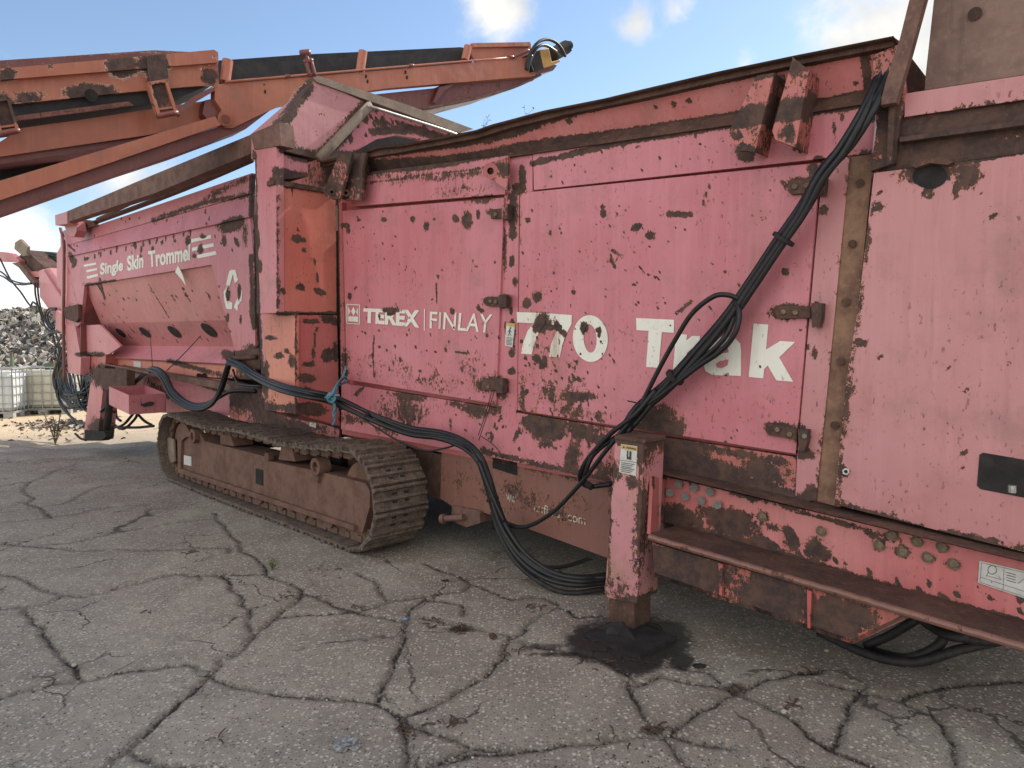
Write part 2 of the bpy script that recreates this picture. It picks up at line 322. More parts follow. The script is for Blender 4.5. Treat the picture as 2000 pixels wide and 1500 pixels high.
M['pink'] = paint('faded_pink_paint', (.56, .20, .228), (.51, .152, .178))
M['pinkL'] = paint('faded_pink_paint_low_wear', (.58, .23, .25), (.54, .19, .215), b0=.11)
M['mauve'] = paint('grey_pink_paint', (.52, .235, .24), (.48, .19, .195), b0=.13)
M['red'] = paint('red_paint', (.50, .155, .145), (.46, .10, .095), b0=.14)
M['salmon'] = paint('salmon_red_paint', (.58, .205, .155), (.53, .145, .11), b0=.15, dirt_amt=.5)
M['coral'] = paint('coral_paint', (.63, .235, .165), (.59, .195, .145), b0=.14, dirt_amt=.25)
M['chute'] = paint('dusty_pink_paint', (.56, .225, .23), (.51, .18, .185), b0=.10, dirt=(.26, .17, .13), dirt_amt=.45)
M['worn'] = paint('worn_pink_paint', (.50, .17, .17), (.46, .13, .12), b0=.30)
M['veryworn'] = paint('mostly_rusted_paint', (.50, .17, .17), (.42, .11, .09), b0=.45)
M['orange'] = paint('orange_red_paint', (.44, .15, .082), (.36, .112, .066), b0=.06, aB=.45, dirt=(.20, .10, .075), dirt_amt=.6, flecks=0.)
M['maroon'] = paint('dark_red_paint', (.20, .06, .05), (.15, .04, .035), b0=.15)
M['white'] = paint('white_lettering_paint', (.78, .76, .68), (.72, .69, .60), b0=.10, aA=.8, dirt=(.45, .36, .25), dirt_amt=.35)
M['whiteworn'] = paint('flaked_white_lettering', (.66, .60, .48), (.60, .54, .42), b0=.44)
M['web'] = paint('salmon_beam_paint', (.60, .23, .22), (.54, .145, .145), b0=.15)
M['leg'] = paint('weathered_leg_paint', (.56, .24, .26), (.50, .21, .23), b0=.25, dirt=(.30, .21, .12), dirt_amt=.95)
M['board'] = paint('brown_stained_paint', (.25, .115, .09), (.175, .085, .066), b0=.28, dirt=(.20, .11, .075), dirt_amt=.8)
M['tower'] = metal_brown('brown_weathered_plate', (.15, .095, .078), (.24, .155, .125), (.30, .19, .15), sc_=.5)
M['rust'] = metal_brown('rusty_steel', (.060, .034, .028), (.115, .062, .046))
M['beam'] = metal_brown('rusty_beam', (.12, .068, .055), (.20, .115, .092), (.29, .15, .095), sc_=1.3, ca=.6)
M['track'] = metal_brown('track_steel', (.10, .058, .044), (.17, .10, .072), (.24, .19, .14), sc_=1.6)
M['corner'] = metal_brown('orange_rust_strip', (.16, .088, .062), (.30, .175, .115), (.38, .21, .12), sc_=.9, ca=.6)
M['shoe'] = metal_brown('worn_shoe_steel', (.075, .054, .044), (.16, .115, .088), (.34, .30, .25), sc_=2.6, ca=.75)
M['frame'] = metal_brown('track_frame_steel', (.12, .064, .046), (.185, .102, .074), (.25, .135, .088), sc_=1.2, ca=.5)
M['dust'] = metal_brown('dusty_brown_plate', (.20, .15, .12), (.27, .205, .16), (.36, .29, .22))
M['dark'] = simple('grimy_steel_and_hole_shade', (.018, .016, .016), (.035, .03, .028), 12, .8, .3)  # dark steel; on hole and slot sheets it stands for the shade inside
M['hose'] = simple('black_rubber_hose', (.008, .008, .009), (.016, .015, .016), 30, .42, .4, .05)
M['hosed'] = simple('dusty_rubber_hose', (.02, .019, .019), (.04, .036, .034), 30, .6, .35, .1)
M['belt'] = simple('conveyor_belt_rubber', (.022, .02, .022), (.04, .036, .036), 8, .7, .35)
M['steel'] = simple('bright_steel', (.35, .35, .33), (.5, .5, .47), 40, .4, .5, .1, .7)
M['bolt'] = simple('grey_green_bolt', (.125, .125, .11), (.175, .17, .15), 60, .6, .4, .2)
M['boltr'] = simple('rusty_bolt', (.13, .09, .06), (.22, .155, .10), 60, .7, .4, .3)
M['yellow'] = simple('yellow_motor_paint', (.50, .27, .035), (.42, .20, .03), 20, .5)
M['sticker'] = simple('white_sticker', (.62, .60, .56), (.52, .50, .46), 30, .45, .5, 0)
M['ink'] = simple('black_ink', (.03, .03, .03), (.05, .05, .05), 30, .5, .5, 0)
M['gold'] = simple('yellow_sticker_band', (.55, .36, .10), (.48, .30, .08), 30, .5, .5, 0)
M['rope'] = simple('blue_twine', (.09, .20, .27), (.14, .28, .34), 80, .8, .2, .3)
M['green'] = simple('green_belt', (.10, .13, .11), (.14, .17, .14), 20, .7)

# ------------------------------------------------------------------ object helpers
def tag(o, label=None, cat=None, group=None, kind=None):
    for k, v in (('label', label), ('category', cat), ('group', group), ('kind', kind)):
        if v: o[k] = v
    return o
def empty(name, loc, rz=0):
    o = bpy.data.objects.new(name, None); o.location = loc; o.rotation_euler = (0, 0, rz); COL.objects.link(o); o.empty_display_size = .2; return o
def link(name, me, mat, parent):
    o = bpy.data.objects.new(name, me)
    for m_ in (mat if isinstance(mat, list) else [mat]): me.materials.append(m_)
    if parent is not None: o.parent = parent
    COL.objects.link(o); return o
def add_wear(me, k=1.0, off=0.0, xmax=1e9):
    n = len(me.vertices); co = np.empty(n*3, 'f'); me.vertices.foreach_get('co', co)
    px, py = project_np(co.reshape(-1, 3).astype(float))
    a = me.attributes.new('rust', 'FLOAT', 'POINT'); a.data.foreach_set('value', (wear(px, py, xmax)*k+off).astype('f'))
def from_bm(name, bm, mat, parent, wearing=True, smooth=False, bevel=0, k=1.0, off=0.0, xmax=1e9):
    bmesh.ops.recalc_face_normals(bm, faces=bm.faces)
    me = bpy.data.meshes.new(name); bm.to_mesh(me); bm.free()
    if smooth: me.polygons.foreach_set('use_smooth', [True]*len(me.polygons))
    if wearing: add_wear(me, k, off, xmax)
    o = link(name, me, mat, parent)
    if bevel:
        b = o.modifiers.new('bevel', 'BEVEL'); b.width = bevel; b.segments = 2; b.limit_method = 'ANGLE'; b.angle_limit = R(40)
    return o
def slice_bm(bm, step, axes=(0, 1, 2)):
    for ax in axes:
        cs = [v.co[ax] for v in bm.verts]
        if not cs: return
        a, b = min(cs), max(cs)
        if b-a < step: continue
        n = int((b-a)/step)+1
        no = [0, 0, 0]; no[ax] = 1
        for i in range(1, n):
            c = [0, 0, 0]; c[ax] = a+(b-a)*i/n
            bmesh.ops.bisect_plane(bm, geom=bm.verts[:]+bm.edges[:]+bm.faces[:], plane_co=c, plane_no=no, dist=1e-6)
def prism_bm(pts, vec, bm=None):
    bm = bm or bmesh.new(); vec = Vector(vec)
    a = [bm.verts.new(p) for p in pts]; b = [bm.verts.new(Vector(p)+vec) for p in pts]; n = len(pts)
    f1 = bm.faces.new(a); f2 = bm.faces.new(b[::-1])
    for i in range(n): bm.faces.new((a[i], b[i], b[(i+1) % n], a[(i+1) % n]))
    f1.normal_update(); f2.normal_update()
    if n > 4: bmesh.ops.triangulate(bm, faces=[f1, f2], ngon_method='EAR_CLIP')
    return bm
def slab(name, pxs, y, depth, mat, parent, step=.04, **kw):
    pts = [S(x, yy, y) for x, yy in pxs]
    bm = prism_bm(pts, (0, depth, 0))
    if step: slice_bm(bm, step, (0, 2))
    return from_bm(name, bm, mat, parent, **kw)
def poly3(name, pts, vec, mat, parent, step=.05, axes=(0, 1, 2), **kw):
    bm = prism_bm(pts, vec)
    if step: slice_bm(bm, step, axes)
    return from_bm(name, bm, mat, parent, **kw)
def box_bm(c0, c1, bm=None, M4=None):
    bm = bm or bmesh.new(); x0, y0, z0 = c0; x1, y1, z1 = c1
    P = [(x0,y0,z0),(x1,y0,z0),(x1,y1,z0),(x0,y1,z0),(x0,y0,z1),(x1,y0,z1),(x1,y1,z1),(x0,y1,z1)]
    v = [bm.verts.new(M4 @ Vector(p) if M4 else p) for p in P]
    for f in ((0,3,2,1),(4,5,6,7),(0,1,5,4),(1,2,6,5),(2,3,7,6),(3,0,4,7)): bm.faces.new([v[i] for i in f])
    return bm
def box(name, c0, c1, mat, parent, step=.06, M4=None, **kw):
    bm = box_bm(c0, c1, None, M4)
    if step: slice_bm(bm, step)
    return from_bm(name, bm, mat, parent, **kw)
def panel(name, q, y, depth, mat, parent, step=.014, holes=None, wave=0, **kw):
    """flat sheet from four pixel corners TL,TR,BR,BL on plane y, front is a fine grid"""
    c = [S(x, yy, y if not isinstance(y, (list, tuple)) else y[i]) for i, (x, yy) in enumerate(q)]
    w = max((c[1]-c[0]).length, (c[2]-c[3]).length); h = max((c[3]-c[0]).length, (c[2]-c[1]).length)
    nu = max(2, int(w/step)); nv = max(2, int(h/step)); bm = bmesh.new(); g = []
    for j in range(nv+1):
        row = []
        for i in range(nu+1):
            a, b = i/nu, j/nv
            p = (c[0]*(1-a)+c[1]*a)*(1-b)+(c[3]*(1-a)+c[2]*a)*b
            if wave:
                p = p+Vector((0, wave*(mnoise.noise(p*1.3)+.5*mnoise.noise(p*3.1))*min(1, 6*min(a, b, 1-a, 1-b)), 0))
            row.append(bm.verts.new(p))
        g.append(row)
    for j in range(nv):
        for i in range(nu): bm.faces.new((g[j][i], g[j+1][i], g[j+1][i+1], g[j][i+1]))
    rim = g[0][:]+[r[-1] for r in g[1:]]+g[-1][-2::-1]+[g[j][0] for j in range(nv-1, 0, -1)]
    bk = [bm.verts.new(v.co+Vector((0, depth, 0))) for v in rim]
    for i in range(len(rim)):
        k = (i+1) % len(rim); bm.faces.new((rim[i], rim[k], bk[k], bk[i]))
    bm.faces.new(bk)
    return from_bm(name, bm, mat, parent, **kw)
def crom(P, n=8):
    P = [Vector(p) for p in P]; out = []
    if len(P) == 2: return [P[0].lerp(P[1], i/4) for i in range(5)]
    Q = [P[0]*2-P[1]]+P+[P[-1]*2-P[-2]]
    for i in range(1, len(Q)-2):
        for k in range(n):
            t = k/n; a, b, c, d = Q[i-1], Q[i], Q[i+1], Q[i+2]
            out.append(.5*((2*b)+(c-a)*t+(2*a-5*b+4*c-d)*t*t+(3*b-a-3*c+d)*t**3))
    out.append(P[-1]); return out
def tube_bm(P, r, seg=8, bm=None, cap=True):
    bm = bm or bmesh.new(); n = len(P); rings = []; up = None
    for i in range(n):
        t = (P[min(i+1, n-1)]-P[max(i-1, 0)])
        if t.length < 1e-9: t = Vector((0, 0, 1))
        t.normalize()
        if up is None: up = t.orthogonal().normalized()
        up = (up-t*up.dot(t)); up = up.normalized() if up.length > 1e-6 else t.orthogonal().normalized()
        s_ = t.cross(up); rr = r[i] if isinstance(r, (list, tuple)) else r
        rings.append([bm.verts.new(P[i]+(up*math.cos(2*math.pi*k/seg)+s_*math.sin(2*math.pi*k/seg))*rr) for k in range(seg)])
    for i in range(n-1):
        for k in range(seg): bm.faces.new((rings[i][k], rings[i][(k+1) % seg], rings[i+1][(k+1) % seg], rings[i+1][k]))
    if cap: bm.faces.new(rings[0][::-1]); bm.faces.new(rings[-1])
    return bm
def tube(name, pts, r, mat, parent, n=8, seg=8, smooth=True, wearing=False):
    P = crom(pts, n); bm = tube_bm(P, r, seg); return from_bm(name, bm, mat, parent, wearing=wearing, smooth=smooth)
def cyl(name, a, b, r, mat, parent, seg=20, wearing=False, hollow=0, smooth=False):
    a, b = Vector(a), Vector(b); ax = (b-a).normalized(); up = ax.orthogonal().normalized(); s_ = ax.cross(up); bm = bmesh.new()
    def ring(c, rr): return [bm.verts.new(c+(up*math.cos(2*math.pi*k/seg)+s_*math.sin(2*math.pi*k/seg))*rr) for k in range(seg)]
    A, B = ring(a, r), ring(b, r)
    for k in range(seg): bm.faces.new((A[k], A[(k+1) % seg], B[(k+1) % seg], B[k]))
    if hollow:
        C, D = ring(a, hollow), ring(b, hollow)
        for k in range(seg):
            j = (k+1) % seg; bm.faces.new((C[j], C[k], D[k], D[j])); bm.faces.new((A[j], A[k], C[k], C[j])); bm.faces.new((B[k], B[j], D[j], D[k]))
    else: bm.faces.new(A[::-1]); bm.faces.new(B)
    return from_bm(name, bm, mat, parent, wearing=wearing, bevel=0)
def flip_out(bm):
    for f in bm.faces:
        f.normal_update(); c = f.calc_center_median()
        if f.normal.dot(c-CAML) > 0: f.normal_flip()
def sheet(name, polys, y, mat, parent, fn=None, step=.02, wearing=True, matidx=None, depth=0):
    """thin flat shapes (paint, stickers) lying on the plane y"""
    bm = bmesh.new()
    for k, pl in enumerate(polys):
        vs = [bm.verts.new((fn or S)(x, yy, y)) for x, yy in pl]
        try: f = bm.faces.new(vs)
        except Exception: continue
        if matidx: f.material_index = matidx[k]
    for f in bm.faces: f.normal_update()
    bmesh.ops.triangulate(bm, faces=bm.faces[:], ngon_method='EAR_CLIP')
    if step: slice_bm(bm, step, (0, 2))
    me = bpy.data.meshes.new(name); flip_out(bm); bm.to_mesh(me); bm.free()
    if wearing: add_wear(me)
    return link(name, me, mat, parent)
def text_sheet(name, s, quad, y, mat, parent, offset=0.0, step=.02, wearing=True, fn=None, k=1.0):
    """lettering: font outline stretched into the four pixel corners TL,TR,BR,BL"""
    cu = bpy.data.curves.new(name, 'FONT'); cu.body = s; cu.size = 1; cu.offset = offset; cu.resolution_u = 6; cu.fill_mode = 'FRONT'
    tmp = bpy.data.objects.new('tmp', cu); COL.objects.link(tmp)
    dg = bpy.context.evaluated_depsgraph_get(); me0 = bpy.data.meshes.new_from_object(tmp.evaluated_get(dg))
    bm = bmesh.new(); bm.from_mesh(me0); bpy.data.objects.remove(tmp); bpy.data.meshes.remove(me0)
    xs = [v.co.x for v in bm.verts]; ys = [v.co.y for v in bm.verts]; x0, x1, y0, y1 = min(xs), max(xs), min(ys), max(ys)
    for v in bm.verts:
        a = (v.co.x-x0)/(x1-x0); b = 1-(v.co.y-y0)/(y1-y0)
        px = (quad[0][0]*(1-a)+quad[1][0]*a)*(1-b)+(quad[3][0]*(1-a)+quad[2][0]*a)*b
        py = (quad[0][1]*(1-a)+quad[1][1]*a)*(1-b)+(quad[3][1]*(1-a)+quad[2][1]*a)*b
        v.co = (fn or S)(px, py, y)
    bmesh.ops.triangulate(bm, faces=bm.faces[:])
    if step: slice_bm(bm, step, (0, 2))
    flip_out(bm); me = bpy.data.meshes.new(name); bm.to_mesh(me); bm.free()
    if wearing: add_wear(me, k)
    return link(name, me, mat, parent)
# ================================================================== THE MACHINE
MC = empty('trommel_screener', ORG, ANG)
tag(MC, 'faded pink and rusty tracked trommel screening machine filling the yard, lettered 770 Trak', 'machine')
def multi(name, polys, fn, vec, mat, step=.03, **kw):
    bm = bmesh.new()
    for pl_ in polys:
        b2 = prism_bm([fn(x, y) for x, y in pl_], vec); slice_bm(b2, step); bmesh.ops.recalc_face_normals(b2, faces=b2.faces)
        me_ = bpy.data.meshes.new('t'); b2.to_mesh(me_); b2.free(); bm.from_mesh(me_); bpy.data.meshes.remove(me_)
    return from_bm(name, bm, mat, MC, **kw)
def rib(name, top, bot, yt, yb, depth, mat, parent, step=.03, **kw):
    """long sheet between two pixel polylines, top on plane yt and bottom on plane yb"""
    def samp(P, a):
        x = P[0][0]+(P[-1][0]-P[0][0])*a
        for (x0, y0), (x1, y1) in zip(P, P[1:]):
            if x0 <= x <= x1 or (x0 >= x >= x1): return x, y0+(y1-y0)*((x-x0)/((x1-x0) or 1))
        return P[-1]
    A, B = S(*top[0], yt), S(*top[-1], yt); C, D = S(*top[0], yt), S(*bot[0], yb)
    n = max(6, int((A-B).length/step)); mrows = max(1, int((C-D).length/step)); bm = bmesh.new(); g = []
    # equal spacing along u
    for i in range(n+1):
        u = A.x+(B.x-A.x)*i/n
        # invert u -> px on plane yt by projecting
        def at(P, y):
            lo, hi = 0., 1.
            f0 = S(*samp(P, 0), y).x; f1 = S(*samp(P, 1), y).x
            t = (u-A.x)/(B.x-A.x); tgt = f0+(f1-f0)*t
            for _ in range(18):
                mid = (lo+hi)/2
                if (S(*samp(P, mid), y).x < tgt) == (f1 > f0): lo = mid
                else: hi = mid
            return S(*samp(P, lo), y)
        a, b = at(top, yt), at(bot, yb)
        g.append([bm.verts.new(a.lerp(b, j/mrows)) for j in range(mrows+1)])
    bk = [[bm.verts.new(r[0].co+Vector((0, depth, 0))), bm.verts.new(r[-1].co+Vector((0, depth, 0)))] for r in g]
    for i in range(n):
        for j in range(mrows): bm.faces.new((g[i][j], g[i][j+1], g[i+1][j+1], g[i+1][j]))
        bm.faces.new((g[i][0], g[i+1][0], bk[i+1][0], bk[i][0])); bm.faces.new((g[i+1][-1], g[i][-1], bk[i][1], bk[i+1][1]))
        bm.faces.new((bk[i][0], bk[i+1][0], bk[i+1][1], bk[i][1]))
    bm.faces.new([g[0][0], bk[0][0], bk[0][1]]+g[0][::-1][:-1]); bm.faces.new([bk[-1][0], g[-1][0]]+g[-1][1:]+[bk[-1][1]])
    return from_bm(name, bm, mat, parent, **kw)

UCOL = S(657, 600, 0).x
U0 = S(126, 600, 0).x; UR = S(2300, 800, 0).x
# dark hull behind the sheet metal
bm = bmesh.new()
box_bm((UCOL+.02, .07, .98), (UR, 2.3, 1.75), bm); box_bm((S(1040,600).x, .11, 1.74), (UR-.05, 2.25, 2.35), bm)
box_bm((U0+.1, .62, 1.5), (UCOL-.4, 2.2, 2.45), bm); box_bm((U0+.5, .55, 1.02), (UCOL-.05, 2.2, 1.6), bm); box_bm((UCOL-.5, .16, .95), (UCOL+.03, 2.2, 2.5), bm)
box_bm((UCOL+.9, .7, .42), (UR, 1.75, 1.0), bm); box_bm((UCOL+.9, 2.32, .28), (UR, 2.38, 1.2), bm); from_bm('hull_and_light_block', bm, M['dark'], MC, wearing=False)  # trough box and far-side skirt are added to block light under the machine
# ---- engine bay side
slab('inner_skin', [(668,330),(760,318),(1010,290),(1300,245),(1713,170),(1713,300),(1640,990),(1290,962),(668,848)], .045, .02, M['red'], MC, step=0, wearing=False)
ld = panel('door', [(669,412),(984,386),(969,789),(677,741)], -.022, .03, M['pink'], MC, label_=None) if False else panel('door', [(669,412),(984,386),(969,789),(677,741)], -.022, .03, M['pink'], MC, wave=.002)
bd = panel('door', [(1016,377),(1602,318),(1554,886),(1011,801)], -.026, .034, M['pink'], MC, wave=.002)
ld['label'] = 'left door lettered TEREX FINLAY'; bd['label'] = 'large door lettered 770 Trak'
slab('door_stile', [(659,396),(668,396),(675,742),(676,760),(666,760)], 0, .05, M['worn'], MC)
panel('side_panel', [(704,338),(992,304),(986,379),(690,403)], -.03, .06, M['pink'], MC)
panel('side_panel', [(1041,297),(1712,198),(1704,299),(1043,371)], -.012, .05, M['pink'], MC)
slab('side_post', [(992,304),(1040,297),(1040,374),(1014,377),(1010,806),(970,799),(985,386)], -.004, .05, M['pink'], MC, step=.015)
slab('side_panel', [(667,748),(969,797),(1012,806),(1290,852),(1290,962),(1200,944),(943,889),(666,838)], -.008, .05, M['pink'], MC, step=.018)
slab('side_panel', [(1291,853),(1555,893),(1553,985),(1291,925)], -.01, .05, M['veryworn'], MC, step=.02)
slab('side_post', [(1608,313),(1660,306),(1617,750),(1594,976),(1553,985),(1557,890)], -.014, .05, M['mauve'], MC, step=.02)
slab('corner_angle', [(1661,306),(1707,300),(1676,600),(1652,750),(1630,988),(1595,977),(1618,750)], -.004, .05, M['corner'], MC, step=.025)
for (x, y) in [(1680,357),(1665,476),(1652,590),(1642,705),(1630,830)]:
    cyl('bolt', S(x, y, -.02), S(x, y, .0), .018, M['rust'], MC)
rp = slab('side_panel', [(1707,338),(2000,300),(2300,263),(2300,1157),(2000,1078),(1630,985),(1652,750),(1676,600)], -.06, .05, M['mauve'], MC, step=.022)
rp['label'] = 'right-hand plain panel with round and square openings'
def ell(cx, cy, rx, ry, rot=0, n=28): return [(cx+rx*math.cos(a)*math.cos(R(rot))-ry*math.sin(a)*math.sin(R(rot)), cy+rx*math.cos(a)*math.sin(R(rot))+ry*math.sin(a)*math.cos(R(rot))) for a in [2*math.pi*k/n for k in range(n)]]
sheet('round_opening', [ell(1816,344,34,24)], -.063, M['dark'], MC, wearing=False)  # flat dark sheet, painted in place of the shaded inside of the hole
slab('opening_rim', [(1778,322),(1790,312),(1840,306),(1862,316),(1850,322),(1816,318),(1788,328)], -.10, .05, M['rust'], MC, step=0)
sheet('square_opening', [[(1920,884),(2060,908),(2060,984),(1914,955),(1908,948),(1913,888)]], -.063, M['dark'], MC, wearing=False)  # no recess here: the hole's inner shade is a flat dark sheet
cyl('bolt', S(1652,921,-.075), S(1652,921,-.055), .016, M['steel'], MC, seg=6)
cyl('bolt', S(1652,921,-.085), S(1652,921,-.055), .008, M['dark'], MC, seg=12)
cyl('bolt', S(1977,962,-.13), S(1977,948,-.13), .014, M['steel'], MC, seg=10)
# ---- upper hopper side, ledge, rim
RIM = [(625,317),(700,300),(740,287),(784,284),(840,273),(929,256),(960,245),(998,235),(1061,218),(1111,208),(1181,194),(1247,178),(1400,142),(1548,111),(1745,72)]
rib('hopper_side', [(702,312),(784,298),(929,271),(998,250),(1111,224),(1247,195),(1400,160),(1548,130),(1722,94)], [(702,350),(727,338),(809,326),(988,303),(1200,257),(1440,222),(1712,178)], -.05, .03, .03, M['web'], MC, step=.022)
rib('hopper_ledge', [(702,346),(727,336),(809,325),(988,302),(1200,256),(1440,221),(1710,177)], [(702,352),(903,323),(992,307),(1200,277),(1440,242),(1700,201)], .03, -.03, .03, M['rust'], MC, step=.03)
rib('hopper_rim', RIM, [(625,326),(700,310),(784,297),(929,270),(998,249),(1061,234),(1111,222),(1247,194),(1400,159),(1548,128),(1745,90)], -.085, -.09, .05, M['rust'], MC, step=.03)
rib('hopper_rim', [(x, y-2) for x, y in RIM], [(x, y+2) for x, y in RIM], -.13, -.12, .16, M['rust'], MC, step=.04)
slab('hopper_end', [(1745,72),(1757,80),(1776,107),(1808,149),(1808,186),(1762,190),(1716,186)], .10, .06, M['rust'], MC)
# ---- brackets
def bracket(pts, y, d): return slab('lifting_bracket', pts, y, d, M['veryworn'], MC, step=.03, bevel=.008, off=-.05)
bracket([(1548,112),(1580,136),(1554,288),(1514,273),(1508,256)], -.17, .03)
slab('lifting_bracket', [(1560,122),(1580,136),(1556,288),(1540,282)], -.16, .16, M['veryworn'], MC, step=.04, off=.03)
bracket([(1478,148),(1512,142),(1474,296),(1444,294),(1423,278),(1423,258)], -.17, .03)
slab('lifting_bracket', [(1492,148),(1514,142),(1476,296),(1462,290)], -.16, .16, M['veryworn'], MC, step=.04, off=.03)
slab('bracket_back_plate', [(1497,150),(1532,145),(1520,255),(1498,268),(1488,262),(1490,220)], -.04, .03, M['rust'], MC)
a = slab('lifting_bracket', [(661,302),(688,300),(664,388),(650,390),(635,384),(633,372)], -.21, .022, M['worn'], MC, step=.03, off=.28)
a = slab('lifting_bracket', [(690,300),(716,298),(708,330),(706,392),(672,390),(664,384),(663,368)], -.14, .022, M['worn'], MC, step=.03, off=.3)
slab('bracket_back_plate', [(664,304),(714,300),(706,392),(668,390)], -.06, .05, M['veryworn'], MC)
for (x, y, yy) in ((648,375,-.235), (676,377,-.165)): cyl('pivot_pin', S(x, y, yy), S(x, y, yy+.06), .028, M['rust'], MC, hollow=.012)
slab('hinge_ear', [(956,318),(992,306),(992,372),(962,352),(951,344),(947,333)], -.10, .02, M['veryworn'], MC, step=.03)
cyl('ear_ring', S(958,334,-.13), S(958,334,-.08), .05, M['worn'], MC, hollow=.022, seg=24)
# ---- hinges
def hinge(door, quad, knuckle=None, holes=()):
    h = slab('hinge', quad, -.048, .025, M['rust'], door, step=0, bevel=.004)
    for (x, y) in holes: cyl('hinge_bolt', S(x, y, -.062), S(x, y, -.045), .013, M['boltr'], h, seg=6)
    if knuckle: slab('hinge_knuckle', knuckle, -.07, .05, M['veryworn'], h, step=.02, bevel=0)
hinge(ld, [(957,409),(985,406),(985,425),(958,427)], [(980,399),(992,398),(991,428),(980,429)], [(967,418)])
hinge(ld, [(948,580),(978,579),(977,598),(950,598)], [(974,576),(989,575),(988,600),(974,601)], [(957,588),(968,589)])
hinge(ld, [(941,740),(972,743),(971,764),(940,762)], [(970,738),(982,740),(981,768),(970,767)], [(953,755)])
hinge(bd, [(1538,352),(1598,348),(1598,376),(1545,380),(1538,372)], [(1594,346),(1612,345),(1609,380),(1594,381)], [(1552,364),(1575,362)])
hinge(bd, [(1514,597),(1584,598),(1583,621),(1518,623),(1512,612)], [(1584,592),(1606,592),(1604,622),(1600,640),(1586,640)], [(1530,609),(1553,610)])
hinge(bd, [(1497,826),(1556,838),(1556,860),(1500,850),(1494,840)], [(1558,838),(1577,840),(1577,860),(1570,882),(1560,880)], [(1518,839),(1542,848)])
cyl('hinge_pin', S(1571,852,-.08), S(1571,852,-.05), .012, M['bolt'], bd, seg=8)
# ---- right rear: hopper wall, tower and prop
slab('side_panel', [(1714,332),(1757,230),(2000,196),(2300,152),(2300,262),(2000,299),(1712,337)], -.035, .05, M['veryworn'], MC, step=.03)
slab('side_panel', [(1767,183),(2000,147),(2300,100),(2300,150),(2000,195),(1767,228)], -.06, .05, M['mauve'], MC, step=.03)
slab('stiffener', [(1757,268),(2300,192),(2300,204),(1757,277)], -.085, .05, M['veryworn'], MC)
slab('corner_column', [(1704,108),(1757,86),(1768,183),(1757,240),(1748,318),(1700,334),(1712,250),(1709,180)], -.075, .06, M['veryworn'], MC, step=.03)
slab('corner_rib', [(1737,170),(1750,168),(1742,318),(1732,322)], -.11, .04, M['worn'], MC, step=.03)
slab('tower', [(1824,0),(1836,-260),(2300,-330),(2300,98),(2000,146),(1806,176),(1808,145)], -.03, .5, M['tower'], MC, step=.05)
cyl('bolt', S(1904,27,-.045), S(1904,27,-.025), .025, M['rust'], MC)
slab('prop_bar', [(1776,0),(1828,-200),(1860,-200),(1806,0),(1777,107),(1750,200),(1718,205),(1730,160),(1757,77)], -.15, .05, M['beam'], MC, step=0, bevel=.006)
# ---- rolled beam along the right underside
rib('beam_flange', [(1284,917),(2000,1088),(2300,1160)], [(1284,924),(2000,1097),(2300,1170)], -.10, -.145, .11, M['rust'], MC, step=.05)
web = panel('beam_web', [(1297,930),(2300,1170),(2300,1300),(1297,1019)], -.045, .03, M['web'], MC, step=.02)
def zline(p0, p1, y): return S(*p0, y), S(*p1, y)
f0, f1 = zline((1268,1044), (2000,1258), -.36); b0, b1 = zline((1296,1017), (2000,1214), -.05)
d_ = (f1-f0)/(f1.x-f0.x); f2 = f0+d_*(UR-f0.x); e_ = (b1-b0)/(b1.x-b0.x); b2 = b0+e_*(UR-b0.x); b0 = b0+e_*(f0.x-b0.x)
bm = prism_bm([f0, f2, b2, b0], (0, 0, -.03)); slice_bm(bm, .05, (0, 1)); from_bm('beam_flange', bm, M['rust'], MC, off=.0)
bm = bmesh.new()
P = [f0+d_*(k*.03) for k in range(int((UR-f0.x)/.03))]
tube_bm([p+Vector((0, 0, -.012+random.uniform(-.002, .002))) for p in P], .015, 8, bm); from_bm('flange_edge', bm, M['board'], MC)
slab('gusset_plate', [(1274,1060),(1776,1206),(1664,1258),(1278,1126)], -.33, .03, M['veryworn'], MC, step=.025)
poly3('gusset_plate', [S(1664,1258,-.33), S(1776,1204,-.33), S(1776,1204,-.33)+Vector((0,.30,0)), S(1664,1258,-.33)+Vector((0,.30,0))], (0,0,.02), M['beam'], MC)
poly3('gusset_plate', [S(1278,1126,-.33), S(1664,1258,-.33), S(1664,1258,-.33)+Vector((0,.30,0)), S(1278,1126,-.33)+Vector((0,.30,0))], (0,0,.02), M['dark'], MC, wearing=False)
for q in ([(1403,1100),(1411,1102),(1410,1164),(1405,1162)], [(1576,1152),(1585,1155),(1582,1228),(1577,1226)]): slab('stiffener', q, -.35, .02, M['red'], MC, step=.03)
poly3('end_plate', [S(1276,930,-.30), S(1302,937,-.05), S(1298,1018,-.05), S(1270,1044,-.34)], (-.02, 0, 0), M['red'], MC, step=.03)
for i, (x, y) in enumerate([(1325,946),(1355,953),(1386,961),(1308,962),(1338,970),(1369,978),(1401,986)]):
    cyl('bolt', S(x, y, -.075), S(x, y, -.04), .022, M['bolt'], MC, seg=12)
for i, (x, y) in enumerate([(1490,1008),(1605,1037),(1743,1045),(1792,1057),(1841,1068),(1718,1065),(1764,1077),(1813,1088),(1863,1101)]):
    cyl('bolt', S(x, y, -.05), S(x, y, -.04), .026, M['boltr'], MC, seg=20); cyl('bolt', S(x, y, -.07), S(x, y, -.045), .017, M['boltr'], MC, seg=6)
